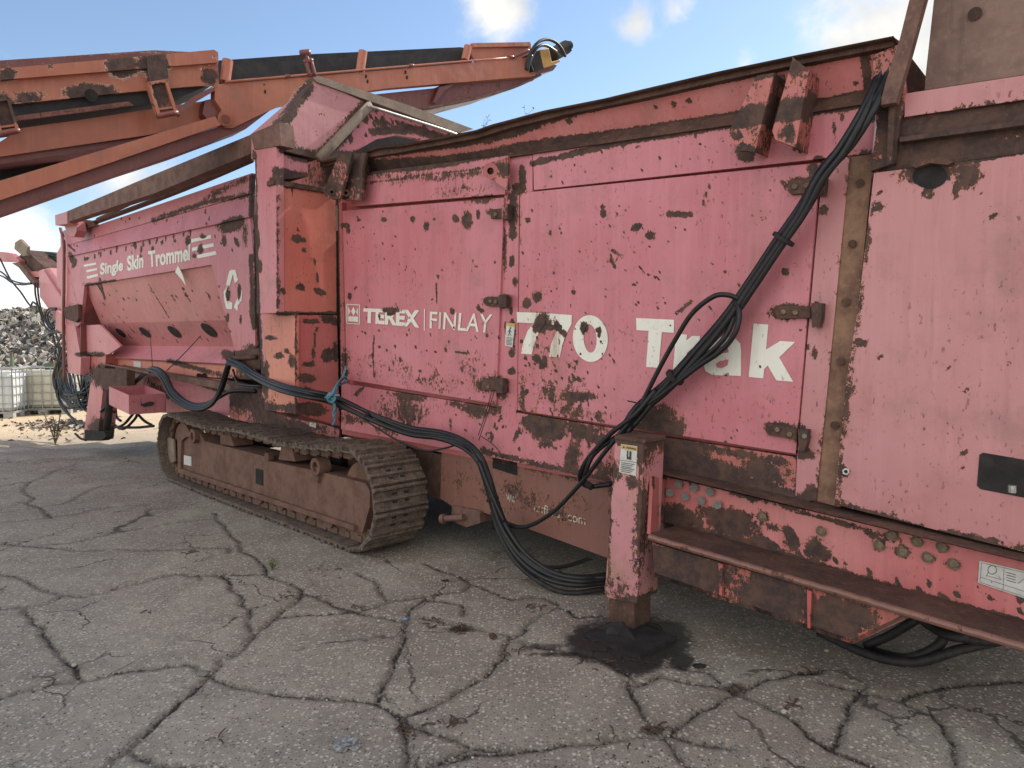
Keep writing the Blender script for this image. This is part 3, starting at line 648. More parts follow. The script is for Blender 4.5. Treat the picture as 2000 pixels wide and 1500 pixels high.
# capacity plate riveted on the web
pl = sheet('data_plate', [[(1913,1095),(2070,1131),(2070,1192),(1910,1138)]], -.052, M['sticker'], MC, step=0, wearing=False)
ink = [[(1913+a,1098+a*.23+b),(2066,1133+b),(2066,1134.2+b),(1913+a,1099.2+a*.23+b)] for a, b in ((3,0),)]
q = []
def lnq(x0, y0, x1, y1, w=.7): 
    d = math.hypot(x1-x0, y1-y0); nx, ny = -(y1-y0)/d*w/2, (x1-x0)/d*w/2; return [(x0+nx,y0+ny),(x1+nx,y1+ny),(x1-nx,y1-ny),(x0-nx,y0-ny)]
q += [lnq(1916,1099,2066,1133), lnq(1914,1127,2066,1176), lnq(1961,1110,1959,1154), lnq(1917,1099,1914,1137), lnq(1914,1137,2066,1187), lnq(1926,1126,1930,1118), lnq(1955,1133,1950,1124), lnq(1926,1124,1955,1132)]
q += [lnq(1966,1118+k*5,1984,1123+k*5,1.2) for k in range(4)] + [lnq(1988,1140,2000,1130,.8), lnq(1936,1136,1938,1138,1.5)]
c = ell(1938,1113,8.5,8.5,0,24); q += [lnq(*c[i],*c[(i+1)%24],1.1) for i in range(24)]
sheet('plate_drawing', q, -.054, M['ink'], pl, step=0, wearing=False)
# ---- jack leg in front of the chassis
jl = slab('jack_leg', [(1202,857),(1258,866),(1244,1178),(1181,1168)], -.37, .21, M['leg'], MC, step=.012, bevel=0, xmax=1290)
jl['label'] = 'front jack leg with warning label'
slab('leg_cap', [(1200,850),(1260,859),(1260,867),(1200,858)], -.376, .222, M['rust'], jl, bevel=.004)
slab('inner_tube', [(1190,1160),(1239,1168),(1238,1266),(1188,1256)], -.355, .17, M['rust'], jl, step=.04)
slab('leg_rib', [(1279,868),(1288,869),(1272,1150),(1266,1150)], -.36, .05, M['worn'], jl, step=.03) if False else None
bp = prism_bm([SG(1141,1243), SG(1250,1289), SG(1322,1250), SG(1212,1213)], (0, 0, .02)); from_bm('foot_plate', bp, M['dark'], jl, wearing=False)
slab('foot_gusset', [(1144,1236),(1196,1216),(1214,1216),(1256,1272),(1250,1284)], -.47, .02, M['dark'], jl, step=0, wearing=False, bevel=.004)
slab('foot_gusset', [(1258,1281),(1306,1251),(1282,1220),(1262,1216)], -.25, .02, M['dark'], jl, step=0, wearing=False, bevel=.004)
cyl('foot_pin', S(1196,1238,-.485), S(1196,1238,-.44), .035, M['dark'], jl, seg=20)
st = sheet('warning_label', [[(1213,867),(1245,872),(1242,930),(1209,922)]], -.3735, M['sticker'], jl, step=0, wearing=False)
sheet('label_band', [[(1213.5,868),(1244.5,873),(1244,881),(1212.6,876)]], -.3755, M['gold'], st, step=0, wearing=False)
text_sheet('label_text', 'WARNING', [(1223,872),(1242,875.5),(1242,879.5),(1223,876)], -.377, M['ink'], st, .02, 0, False)
sheet('label_print', [[(1216,874.5),(1218,871),(1220.5,875.5)],[(1224.5,880),(1227,880.5),(1226.5,892),(1229,892.6),(1229.5,881),(1233,881.6),(1232.5,898.5),(1224,896.5)]]+[lnq(1211.6,899,1243.3,903.2,.8)]+
      [lnq(1213-k*.25,903.5+k*3.3,1213-k*.25+26-(k%3)*3,907.3+k*3.3,1.2) for k in range(6)], -.377, M['ink'], st, step=0, wearing=False)
# ---- chassis board with the flaked web address
slab('chassis_board', [(863,873),(943,890),(1200,946),(1300,966),(1294,1128),(1185,1089),(937,998),(882,988),(860,974)], .05, .12, M['board'], MC, step=.03)
slab('chassis_board', [(600,826),(666,841),(863,888),(863,976),(700,930),(600,900)], .14, .1, M['beam'], MC, step=0)
slab('towing_bracket', [(882,988),(937,998),(937,1022),(910,1030),(880,1017)], .02, .14, M['beam'], MC, step=0, bevel=.005)
sheet('slot', [[(962,893),(1010,903),(1010,929),(962,914)]], .045, M['dark'], MC, wearing=False)  # slot's inner shade painted as a dark sheet on the board
cyl('towing_pin', S(905,1010,-.02), S(868,1013,-.05), .022, M['beam'], MC); cyl('towing_pin_head', S(869,1013,-.05), S(862,1013.5,-.057), .035, M['beam'], MC)
text_sheet('lettering', 'ww', [(989,965),(1007,970),(1006,984),(990,980)], .044, M['whiteworn'], MC, wearing=False)
text_sheet('lettering', 'exfinlay.com', [(1042,980),(1144,1007),(1143,1032),(1042,1004)], .044, M['whiteworn'], MC, wearing=False)
# ---- lettering on the doors (paint, on the door faces)
def LX(pts): return [(950+x/2.667, 500+y/2.667) for x, y in pts]
YB = -.030; YL = -.0265
big = [LX([(158,292),(312,297),(306,350),(276,392),(252,450),(236,513),(180,508),(192,450),(214,392),(243,350),(160,346)]),
       LX([(312,298),(446,308),(443,355),(415,408),(396,460),(382,528),(325,524),(337,460),(360,405),(386,364),(309,352)]),
       LX([(780,323),(978,332),(976,400),(914,396),(897,583),(832,578),(845,390),(781,386)]),
       LX([(988,405),(1045,410),(1042,440),(1072,416),(1113,417),(1108,482),(1070,482),(1044,505),(1030,592),(972,588)]),
       LX([(1392,352),(1468,357),(1457,487),(1530,443),(1608,448),(1525,528),(1598,655),(1510,648),(1465,570),(1447,590),(1442,637),(1366,630)])]
def ring(o, i): return [[o[k], o[(k+1) % len(o)], i[(k+1) % len(o)], i[k]] for k in range(len(o))]
oo = LX([(x, y) for x, y in ell(541,430,91,122,-4,40)]); ii = LX([(x, y) for x, y in ell(540,430,34,74,-4,40)])
big += ring(oo, ii)
A = LX([(1140,490),(1150,455),(1185,428),(1240,420),(1295,428),(1322,455),(1327,500),(1326,625),(1264,622),(1262,606),(1230,622),(1180,620),(1140,600),(1132,565),(1150,530),(1200,512),(1262,502),(1258,478),(1235,468),(1205,475),(1200,492)])
Ah = LX([(1262,538),(1215,548),(1195,562),(1200,580),(1225,585),(1255,570)])
big.append(A)
def offs(y): return lambda px, py, yy: S(px, py, yy)
for pl_ in big[:2]+big[2:5]: sheet('letter', [pl_], YB, M['white'], bd, step=.012)
sheet('letter', big[5:-1], YB, M['white'], bd, step=.012)
lt = sheet('letter', big[-1:], YB, M['white'], bd, step=.012)
sheet('lettering_counter', [Ah], YB-.002, M['pink'], lt)
tx = text_sheet('lettering', 'TEREX', [(710,602),(820,606),(819,640),(709,630)], YL, M['white'], ld, .045, .012)
text_sheet('lettering', 'FINLAY', [(840,608.5),(962,614),(957,650),(839,641)], YL, M['white'], ld, .006, .012)
def LZ(pts): return [(660+x/5, 560+y/5) for x, y in pts]
lg = [LZ(p) for p in ([(83,168),(215,174),(215,182),(83,176)],[(83,355),(213,361),(213,368),(83,361)],[(83,168),(92,168),(92,361),(83,361)],[(207,174),(215,174),(213,366),(205,366)],
      [(100,195),(122,240),(101,285)],[(151,198),(174,242),(151,285),(128,240)],[(197,202),(198,289),(178,245)],[(100,288),(198,292),(198,345),(100,338)],[(842,215),(851,215),(848,430),(839,430)])]
sheet('emblem', lg[:-1], YL, M['white'], ld, step=0); sheet('divider', lg[-1:], YL, M['white'], ld, step=0)
# ---- small warning label on the post
st = sheet('warning_label', [[(989,630),(1006,632),(1001,678),(986,675)]], -.012, M['sticker'], MC, step=0, wearing=False)
sheet('label_band', [[(989,630),(1006,632),(1005,638),(988,636)]], -.0135, M['gold'], st, step=0, wearing=False)
sheet('label_print', [lnq(996,642,995,650,2.2), lnq(996,646,1000,649,1), lnq(995,650,992,656,1.1), lnq(995,650,998,656,1.1), lnq(995,645,992,648,1), ell(997,640.5,1.4,1.6)]+[lnq(989.5-k*.3,659+k*2.6,1001-k*.3,660.5+k*2.6,1) for k in range(6)], -.0135, M['ink'], st, step=0, wearing=False)
# ================================================================== column and hood
y1 = SU(540, 450, UCOL).y; y2 = SU(577, 700, UCOL).y
wl = UCOL-S(500, 450, y1).x
poly3('column', [SU(541,350,UCOL), SU(657,378,UCOL), SU(657,613,UCOL), SU(541,611,UCOL)], (-wl, 0, 0), M['salmon'], MC, step=.022)
cf = slab('column_front', [(497,285),(540,281),(541,611),(508,611)], y1-.012, .06, M['pinkL'], MC, step=.022)
w2 = UCOL-S(517, 700, y2).x
poly3('column_base', [SU(577,614,UCOL), SU(658,616,UCOL), SU(664,832,UCOL), SU(577,808,UCOL)], (-w2, 0, 0), M['red'], MC, step=.022)
slab('column_front', [(516,611),(577,612),(577,809),(522,793)], y2-.012, .03, M['coral'], MC, step=.022)
slab('column_post', [(496,420),(508,420),(516,611),(522,790),(512,770)], y2+.12, .1, M['pinkL'], MC)
slab('column_rim', [(535,350),(560,352),(636,364),(640,374),(560,364),(536,362)], y1-.02, .02, M['rust'], MC, step=0) if False else None
poly3('column_rim', [SU(534,350,UCOL+.02), SU(657,370,UCOL+.02), SU(657,380,UCOL+.02), SU(534,360,UCOL+.02)], (-.1, 0, 0), M['rust'], MC, bevel=.004)
slab('skirt_panel', [(448,744),(523,764),(523,796),(600,818),(662,838),(662,868),(448,816)], .06, .06, M['worn'], MC, step=.03, off=.1)
slab('drum_bulkhead', [(540,300),(660,300),(660,400),(540,400)], .1, .05, M['red'], MC, step=0)
poly3('column_top', [SU(541,298,UCOL-.03), SU(600,312,UCOL-.03), SU(602,345,UCOL-.03), SU(541,352,UCOL-.03)], (-.3, 0, 0), M['pinkL'], MC)
slab('top_crosspiece', [(489,262),(545,238),(549,284),(497,292)], y1-.02, .12, M['beam'], MC, step=0)
st = sheet('warning_label', [[(605,817),(618,820),(617,836),(604,832)]], .055, M['sticker'], MC, step=0, wearing=False)
sheet('label_print', [[(605,817),(618,820),(618,823.5),(605,820.5)],lnq(608,831,614,824,1.4)], .053, M['red'], st, step=0, wearing=False)
# hood over the drum inlet
A_, B_, C_, D_, E_ = [SU(x, y, UCOL) for x, y in ((617,155),(719,203),(621,311),(545,292),(545,240))]
bm = bmesh.new()
for p in (A_, B_, C_, D_, E_, E_-Vector((.42,0,0)), D_-Vector((.42,0,0)), A_-Vector((.05,0,0)), B_-Vector((.05,0,0)), C_-Vector((.42,0,0))): bm.verts.new(p)
bmesh.ops.convex_hull(bm, input=bm.verts[:]); slice_bm(bm, .05); hood = from_bm('hood', bm, M['mauve'], MC)
multi('hood_cheek', [[(716,200),(735,206),(735,272),(700,292)], [(735,206),(775,219),(775,264),(735,272)], [(775,219),(810,230),(810,269),(775,264)], [(810,230),(838,239),(838,284),(810,269)], [(838,239),(900,258),(940,300),(850,306),(838,284)], [(716,200),(700,292),(680,312),(624,314)]], lambda x, y: SU(x, y, UCOL-.04), (-.05, 0, 0), M['pink'], off=.06)
poly3('hood_ridge', [SU(x, y, UCOL+.02) for x, y in ((611,151),(622,148),(800,206),(925,252),(895,259),(770,214),(619,160))], (-.12, 0, 0), M['dust'], MC, step=0)
tube('hood_post', [SU(722,205,UCOL+.02), SU(622,310,UCOL+.02)], .045, M['dust'], MC, seg=4)
tube('hood_lip', [SU(717,206,UCOL+.05), SU(880,258,UCOL+.05), SU(885,266,UCOL+.05)], .014, M['steel'], MC, seg=6)
poly3('drum_inlet', [SU(x, y, UCOL-.5) for x, y in ((640,262),(850,262),(850,320),(640,320))], (-.05, 0, 0), M['dark'], MC, wearing=False, step=0)
# ================================================================== left (drum) section
panel('side_panel', [(133,459),(492,338),(490,378),(131,479)], 0, .04, M['pink'], MC, step=.03)
panel('side_panel', [(131,480),(490,380),(488,423),(131,501)], (-.005,-.005,-.05,-.05), .04, M['pink'], MC, step=.03)
letp = multi('side_panel', [[(131,502),(413,440.4),(413,517),(165,557),(131,562.5)], [(413,440.4),(488,424),(496,510),(413,517)], [(131,562.5),(165,557),(157,632),(147,640),(128,632)], [(413,517),(496,510),(499,700),(459,697),(457,677)]], lambda x, y: S(x, y, -.02), (0, .04, 0), M['pink'])
letp['label'] = 'left panel lettered Single Skin Trommel'
ch1 = poly3('chute', [S(165,557,.02), S(413,517,.02), S(443,625,.2), S(197,632,.2)], (0, .03, 0), M['chute'], MC, step=.035)
ch2 = poly3('chute', [S(197,632,.2), S(443,625,.2), S(457,677,.38), S(237,675,.38)], (0, .03, 0), M['chute'], MC, step=.035)
poly3('chute_lip', [S(237,675,.38), S(457,677,.38), S(457,711,.2), S(212,698,.2)], (0, .03, -.02), M['pinkL'], MC, step=.05)
ux = S(158, 600, 0).x
poly3('chute_side', [SU(159,545,ux), SU(172,560,ux), SU(240,680,ux), SU(157,690,ux)], (-.02, 0, 0), M['maroon'], MC, step=.05)  # darker paint on this wall stands in for the shade inside the recess
slab('chute_side', [(147,636),(195,634),(236,676),(212,692),(150,692)], .06, .03, M['pinkL'], MC, step=.05)
pa, pb, pc = S(197,632,.2), S(443,625,.2), S(457,677,.38); pn = (pb-pa).cross(pc-pa).normalized(); pn = pn if pn.dot(CAML-pa) > 0 else -pn
for (x, y, rx, ry) in [(706,750,38,13),(848,748,44,15),(1020,745,50,18),(1222,735,58,22)]:
    sheet('hand_hole', [ell(x/3, 400+y/3, rx/3, ry/3, 40)], 0, M['dark'], ch2, step=0, wearing=False, fn=lambda px, py, y: SP(px, py, pa+pn*.012, pn))  # dark ovals lying on the chute, standing for the shade in the holes
slab('end_post', [(118,452),(132,448),(131,640),(120,645)], .0, .12, M['pinkL'], MC, step=.05)
slab('end_post', [(127,634),(147,636),(158,700),(157,732),(133,728)], -.03, .12, M['pinkL'], MC, step=.05)
slab('cross_member', [(158,694),(207,692),(205,722),(158,730)], .1, .2, M['red'], MC, step=.05)
slab('side_rail', [(212,697),(470,711),(500,742),(330,732),(215,714)], .26, .1, M['coral'], MC, step=.04)
slab('side_rail', [(225,714),(330,731),(440,748),(500,770),(500,776),(440,762),(225,722)], .12, .2, M['beam'], MC, step=0)
slab('side_rail', [(300,730),(440,742),(500,765),(500,790),(440,764),(300,742)], .24, .05, M['pink'], MC, step=.04)
slab('side_panel', [(240,722),(330,732),(452,768),(452,812),(315,806),(300,800),(240,790)], .30, .05, M['pinkL'], MC, step=.04)
slab('bearing_box', [(462,685),(506,680),(508,712),(508,722),(470,718),(470,706),(460,702)], -.18, .16, M['rust'], MC, step=0, bevel=.01)
tube('bearing_arm', [S(444,701,-.2), S(500,697,-.2)], .022, M['rust'], MC)
sheet('small_label', [[(261,705),(275,706),(275,718),(261,716)]], .255, M['sticker'], MC, step=0, wearing=False)
for (x, y) in ((388,733),(398,733),(459,739)): cyl('bolt', S(x, y, .22), S(x, y, .245), .025, M['dark'], MC, seg=10)
# left lettering
def L3z(pts): return [(x/3, 400+y/3) for x, y in pts]
text_sheet('lettering', 'Single', [(196,514),(241,506),(240,535),(196,544)], -.0235, M['white'], letp, .035, .03, k=.35)
text_sheet('lettering', 'Skin', [(248,500),(281,493),(280,523),(249,530)], -.0235, M['white'], letp, .035, .03, k=.35)
text_sheet('lettering', 'Trommel', [(289,491),(372,476),(371,509),(291,523)], -.0235, M['white'], letp, .035, .03, k=.35)
st_ = [L3z(p) for p in ([(490,352),(562,338),(565,350),(492,364)],[(505,384),(568,370),(570,382),(507,396)],[(508,420),(572,404),(575,418),(512,434)],
      [(1120,202),(1236,176),(1238,196),(1121,222)],[(1124,252),(1250,224),(1254,244),(1126,272)],[(1150,296),(1264,270),(1270,292),(1160,314)],
      [(1042,355),(1052,372),(1070,412),(1090,475),(1064,438),(1026,394)],
      [(1325,472),(1342,392),(1352,382),(1378,380),(1395,440),(1376,462),(1365,405),(1346,476)],[(1310,510),(1332,476),(1345,500),(1336,560),(1362,575),(1360,612),(1325,608),(1312,545)],
      [(1396,478),(1420,510),(1415,560),(1394,590),(1392,622),(1370,600),(1392,545),(1400,570),(1402,520)])]
for nm_, a_, b_ in (('stripes',0,3),('stripes',3,6),('arrow_mark',6,7),('recycling_emblem',7,10)): sheet(nm_, st_[a_:b_], -.0235, M['white'], letp, step=.03)
# top rail, drum
slab('top_rail', [(128,414),(300,341),(492,262),(497,297),(300,378),(131,434)], -.3, .1, M['beam'], MC, step=0)
slab('rail_end', [(107,420),(130,413),(131,437),(108,440)], -.32, .14, M['mauve'], MC, step=0, bevel=.006)
slab('rail_support', [(124,438),(146,431),(150,450),(145,462),(134,462)], -.2, .12, M['worn'], MC, step=.05)
slab('rail_support', [(150,428),(176,430),(186,440),(152,452)], -.05, .06, M['beam'], MC, step=0)
tube('grease_pipe', [S(118,446,-.05), S(125,478,-.05), S(125,560,-.05), S(124,640,-.05), S(126,745,-.05)], .022, M['maroon'], MC)
pt0, pt1 = S(200,445,.0), S(489,328,.0)
bm = bmesh.new(); ax0 = Vector((pt0.x, 1.3, pt0.z-.42)); ax1 = Vector((pt1.x, 1.3, pt1.z-.42))
tube_bm([ax0.lerp(ax1, k/60)+Vector((0, 0, 0)) for k in range(61)], [ .80+(.012 if k % 2 else 0) for k in range(61)], 48, bm); from_bm('drum', bm, M['dust'], MC, wearing=False)
tube('drum_hoop', [S(176,438,0), S(300,392,0), S(400,352,0), S(492,312,0)], .03, M['rust'], MC, seg=6)
tube('drum_seal', [S(190,428,.05), S(300,378,.05), S(400,338,.05), S(492,305,.05)], .02, M['beam'], MC, seg=6)
# ---- left jack leg
j2 = slab('jack_leg', [(179,732),(204,735),(190,860),(162,858)], -.12, .2, M['pinkL'], MC, step=.03, bevel=0)
j2['label'] = 'far jack leg, drawn up off the ground'
slab('leg_bracket', [(180,728),(187,719),(247,722),(247,756),(212,768),(187,745)], -.16, .1, M['rust'], j2, step=0, bevel=.006)
tube('ram', [S(216,762,-.16), S(209,839,-.16)], .045, M['dark'], j2, seg=12)
slab('foot', [(165,840),(204,843),(207,853),(197,861),(166,861)], -.14, .10, M['dark'], j2, step=0, wearing=False)
tube('foot_hook', [S(168,860,-.14), S(157,856,-.14), S(147,847,-.14)], .015, M['dark'], j2)
tube('rail_rod', [S(192,720,-.1), S(204,712,-.1), S(330,737,-.1)], .012, M['beam'], MC)
# ---- open tray
P0 = S(254,772,-.35); PW = S(215,755,-.35)-P0; PH = S(254,808,-.35)-P0; PD = Vector((0, .40, 0))
tr = None
bm = bmesh.new(); th = .012
for (o_, a_, b_) in ((P0, PW, PH), (P0, PD, PH), (P0+PW, PD, PH), (P0+PD, PW, PH), (P0+PH, PW, PD)):
    n_ = a_.cross(b_).normalized()*th; prism_bm([o_, o_+a_, o_+a_+b_, o_+b_], n_, bm)
slice_bm(bm, .06); from_bm('tool_tray', bm, M['pinkL'], MC, k=.15)
sheet('tray_mark', [[(274,778),(277,789),(293,784),(302,786),(298,792),(282,795),(275,792)]], -.3, M['ink'], MC, step=0, wearing=False, fn=lambda a, b, y: SU(a, b, P0.x+.012)+Vector((.003, 0, 0)))
# ================================================================== tail conveyor at the far left end
Y5 = .5
slab('tail_chute', [(76,529),(84,526),(121,583),(121,640),(108,622),(78,580)], Y5, .3, M['pinkL'], MC, step=.06)
slab('tail_chute', [(84,526),(97,523),(124,562),(121,583)], Y5+.04, .3, M['chute'], MC, step=.06)
tb = slab('tail_belt', [(53,488),(111,493),(122,527),(122,560),(93,524),(85,522)], Y5+.5, .03, M['green'], MC, step=0, wearing=False)
sheet('belt_slots', [lnq(450/7.5+10,450+320/7.5,815/7.5,450+395/7.5,2.2), lnq(660/7.5,450+320/7.5,815/7.5,450+358/7.5,2), lnq(590/7.5,450+380/7.5,815/7.5,450+440/7.5,2), lnq(640/7.5,450+432/7.5,815/7.5,450+488/7.5,2), lnq(700/7.5,450+495/7.5,815/7.5,450+535/7.5,2)], Y5+.49, M['dark'], tb, step=0, wearing=False)
slab('tail_plate', [(29,474),(39,467),(53,482),(52,499),(44,500),(28,486)], Y5, .05, M['dust'], MC, step=0)
slab('tail_arm', [(-60,488),(5,492),(20,495),(37,508),(37,512),(6,511),(-60,508)], Y5, .1, M['red'], MC, step=.08)
slab('tail_arm', [(23,514),(37,512),(52,530),(68,551),(70,562),(59,551),(36,522)], Y5, .1, M['beam'], MC, step=0)
slab('tail_frame', [(37,500),(52,490),(87,522),(80,530),(76,545),(66,545),(47,519)], Y5+.12, .3, M['rust'], MC, step=0)
slab('tail_frame', [(58,530),(78,530),(78,541),(62,541)], Y5+.05, .05, M['red'], MC, step=0)
slab('tail_plate', [(110,606),(121,614),(121,650),(108,641)], Y5-.1, .05, M['chute'], MC, step=0)
slab('tail_plate', [(111,494),(119,480),(121,567),(111,559)], .1, .05, M['pinkL'], MC, step=.06)
slab('latch', [(124,600),(152,594),(153,622),(148,630),(126,622)], -.08, .05, M['rust'], MC, step=0, bevel=.01)
# ================================================================== hoses
def hz(pts, r, y=-.1, mat='hose', n=8, name='hose'):
    P = [S(p[0], p[1], p[2] if len(p) > 2 else y) for p in pts]
    return tube(name, P, r, M[mat], MC, n=n)
def bundle(pts, r, n, spread, y=-.1, mat='hose', seed=1):
    rr = random.Random(seed)
    for k in range(n):
        a = 2*math.pi*k/n+rr.random(); q = []
        for i, p in enumerate(pts):
            yy = p[2] if len(p) > 2 else y
            s_ = spread*(1+.25*math.sin(i*1.3+k)); q.append(S(p[0], p[1], yy)+Vector((math.cos(a+i*.25)*s_*.75, math.sin(a+i*.25)*s_*.7, math.sin(a+i*.25)*s_)))
        tube('hose', q, r*rr.uniform(.85, 1.1), M[mat], MC)
DIAG = [(1738,118,-.045),(1722,150,-.06),(1697,208,-.15),(1655,280,-.16),(1608,340,-.16),(1570,410,-.15),(1520,480,-.14),(1470,550,-.13),(1420,620,-.13),(1360,690,-.13),(1305,752,-.13),(1250,800,-.14),(1222,840,-.16)]
bundle(DIAG, .0175, 7, .030, seed=3)
hz([(1444,584,-.14),(1420,576,-.16),(1392,580,-.18),(1352,612,-.18),(1318,665,-.17),(1285,725,-.16),(1250,795,-.16)], .013)
hz([(1436,590,-.15),(1444,612,-.18),(1436,650,-.19),(1408,685,-.18),(1360,718,-.17),(1300,765,-.16),(1262,792,-.16)], .014)
hz([(1442,600,-.13),(1415,660,-.17),(1360,712,-.16),(1290,772,-.15),(1235,835,-.17)], .014)
hz([(1280,762,-.15),(1240,810,-.19),(1195,845,-.2),(1160,882,-.2),(1140,910,-.18),(1133,935,-.14),(1150,950,-.08),(1195,945,-.02)], .015)
hz([(1275,775,-.15),(1225,830,-.19),(1180,885,-.2),(1150,925,-.19),(1120,960,-.18),(1080,1000,-.17),(1030,1028,-.16),(985,1025,-.13),(975,1018,-.1)], .013)
hz([(1235,835,-.15),(1190,862,-.18),(1158,890,-.2),(1145,920,-.2),(1138,945,-.15)], .013)
hz([(1226,783,-.13),(1245,788,-.16),(1262,800,-.14)], .004, name='cable_tie')
cyl('hose_fitting', S(1143,943,-.1), S(1156,952,-.1), .02, M['hosed'], MC)
MAIN = [(447,706,-.24),(470,716,-.26),(500,736,-.30),(545,755,-.50),(600,768,-.52),(645,778,-.40),(690,798,-.30),(740,822,-.24),(800,843,-.2),(860,850,-.18),(905,864,-.18),(935,890,-.2),(952,935,-.2),(965,985,-.2),(985,1035,-.2),(1020,1085,-.2),(1070,1120,-.18),(1130,1135,-.12),(1200,1130,.05)]
bundle(MAIN, .0155, 5, .022, seed=5)
hz([(935,900,-.24),(958,960,-.26),(985,1020,-.25)], .012, mat='hose')
hz([(965,1000,-.18),(975,1040,-.2),(1010,1100,-.2),(1060,1140,-.18),(1110,1158,-.14),(1180,1150,0)], .016, mat='hosed')
hz([(960,990,-.18),(985,1045,-.2),(1040,1100,-.2),(1100,1128,-.15),(1190,1128,.0)], .013, mat='hose')
hz([(960,1000,-.16),(990,1060,-.16),(1030,1095,-.15),(1090,1108,0),(1155,1090,.4)], .013, mat='hosed')
hz([(700,812,-.3),(735,835,-.28),(780,862,-.26),(830,880,-.24),(870,875,-.2),(900,868,-.2),(925,885,-.22),(945,935,-.2)], .007)
hz([(962,760,-.06),(948,810,-.05),(934,850,-.08)], .003, name='wire'); hz([(966,762,-.06),(951,812,-.05),(935,860,-.08)], .003, name='wire')
hz([(940,852,-.08),(965,870,-.05),(985,895,-.03)], .003, name='wire')
def tie(px, py, y, qx, qy, r=.05):
    a, b = S(px, py, y), S(qx, qy, y); d = (b-a).normalized()*.009; tube('cable_tie', [a-d, a+d], r, M['dark'], MC, seg=14)
tie(1530,467,-.14,1470,550,.056); tie(1318,737,-.13,1305,752,.054); tie(720,813,-.25,740,822,.042); tie(962,975,-.2,965,985,.042)
# left snaking bundle
SN = [(200,800,-.1),(225,775,-.05),(262,748,-.0),(285,727,-.05),(300,722,-.12),(318,735,-.15),(335,768,-.15),(362,790,-.15),(390,796,-.15),(415,786,-.15),(430,765,-.18),(440,735,-.2),(448,708,-.22)]
bundle(SN, .02, 5, .026, seed=8)
hz([(455,722,-.2),(463,745,-.22),(478,752,-.24),(510,754,-.26)], .011)
hz([(405,792,-.1),(430,775,-.05),(455,764,0),(500,764,.05)], .02)
hz([(294,661,.12),(296,690,-.02),(298,722,-.12)], .004, name='tie_wire'); hz([(392,656,.05),(360,690,.02),(325,725,-.02)], .005, name='tie_wire')
rr = random.Random(11)
for k in range(26):
    x0 = rr.uniform(104,150); a = rr.uniform(0,1)
    hz([(118+rr.uniform(-6,20),690+rr.uniform(-15,25),.3),(104+a*40,735+rr.uniform(-10,10),.35),(110+a*45,772+rr.uniform(-12,12),.3),(135+a*40,790+rr.uniform(-22,10),.3),(165+rr.uniform(-8,30),760+rr.uniform(-25,20),.4),(150+rr.uniform(-8,25),715,.4)], .016, mat='hose', n=5)
for pts in ([(112,760),(118,790),(140,815),(165,828),(200,822)], [(108,740),(112,775),(128,800),(150,830)], [(150,770),(160,795),(180,808),(200,806)], [(210,800),(220,825),(240,838),(262,820),(270,805)], [(206,812),(225,832),(262,835),(300,832)],
            [(215,790),(212,815),(232,836),(252,832)], [(268,808),(282,822),(296,830)], [(195,830),(215,835),(240,830),(262,806)], [(226,800),(228,815),(236,822)]):
    hz([(x, y, .25) for x, y in pts], .018, mat='hose')
for pts in ([(-40,515),(0,530),(20,546),(42,553),(62,553)], [(-40,535),(0,538),(25,553),(45,556),(62,554)], [(0,505),(20,545),(40,570),(55,592),(62,598),(75,598)], [(68,552),(70,580),(80,615),(90,640),(105,650),(122,647)],
            [(73,552),(76,585),(85,620),(98,642),(110,648),(122,645)], [(110,602),(96,603),(89,612),(90,625),(100,640)], [(110,605),(98,607),(93,616),(96,630),(104,642)], [(100,640),(106,665),(112,690),(116,705)], [(106,645),(116,670),(118,700)], [(122,655),(112,672),(108,690),(112,705)], [(60,600),(64,590),(70,594)], [(71,590),(72,620)]):
    hz([(x, y, Y5-.08) for x, y in pts], .016 if pts[0] != (71,590) else .006, mat='hose')
# hoses hanging below at the right
for pts in ([(1600,1235,.2),(1680,1272,.1),(1740,1290,.05),(1800,1292,.05),(1870,1270,.1),(1960,1250,.3)], [(1690,1262,.2),(1740,1240,.2),(1800,1205,.2),(1850,1190,.3)], [(1700,1270,.2),(1770,1285,.1),(1830,1262,.1),(1850,1230,.15),(1870,1200,.3)],
            [(1780,1190,.2),(1820,1225,.15),(1870,1245,.1),(1960,1240,.3)], [(1800,1195,.2),(1850,1232,.15),(1920,1252,.15),(2000,1240,.4)]):
    hz(pts, .022, mat='hosed')

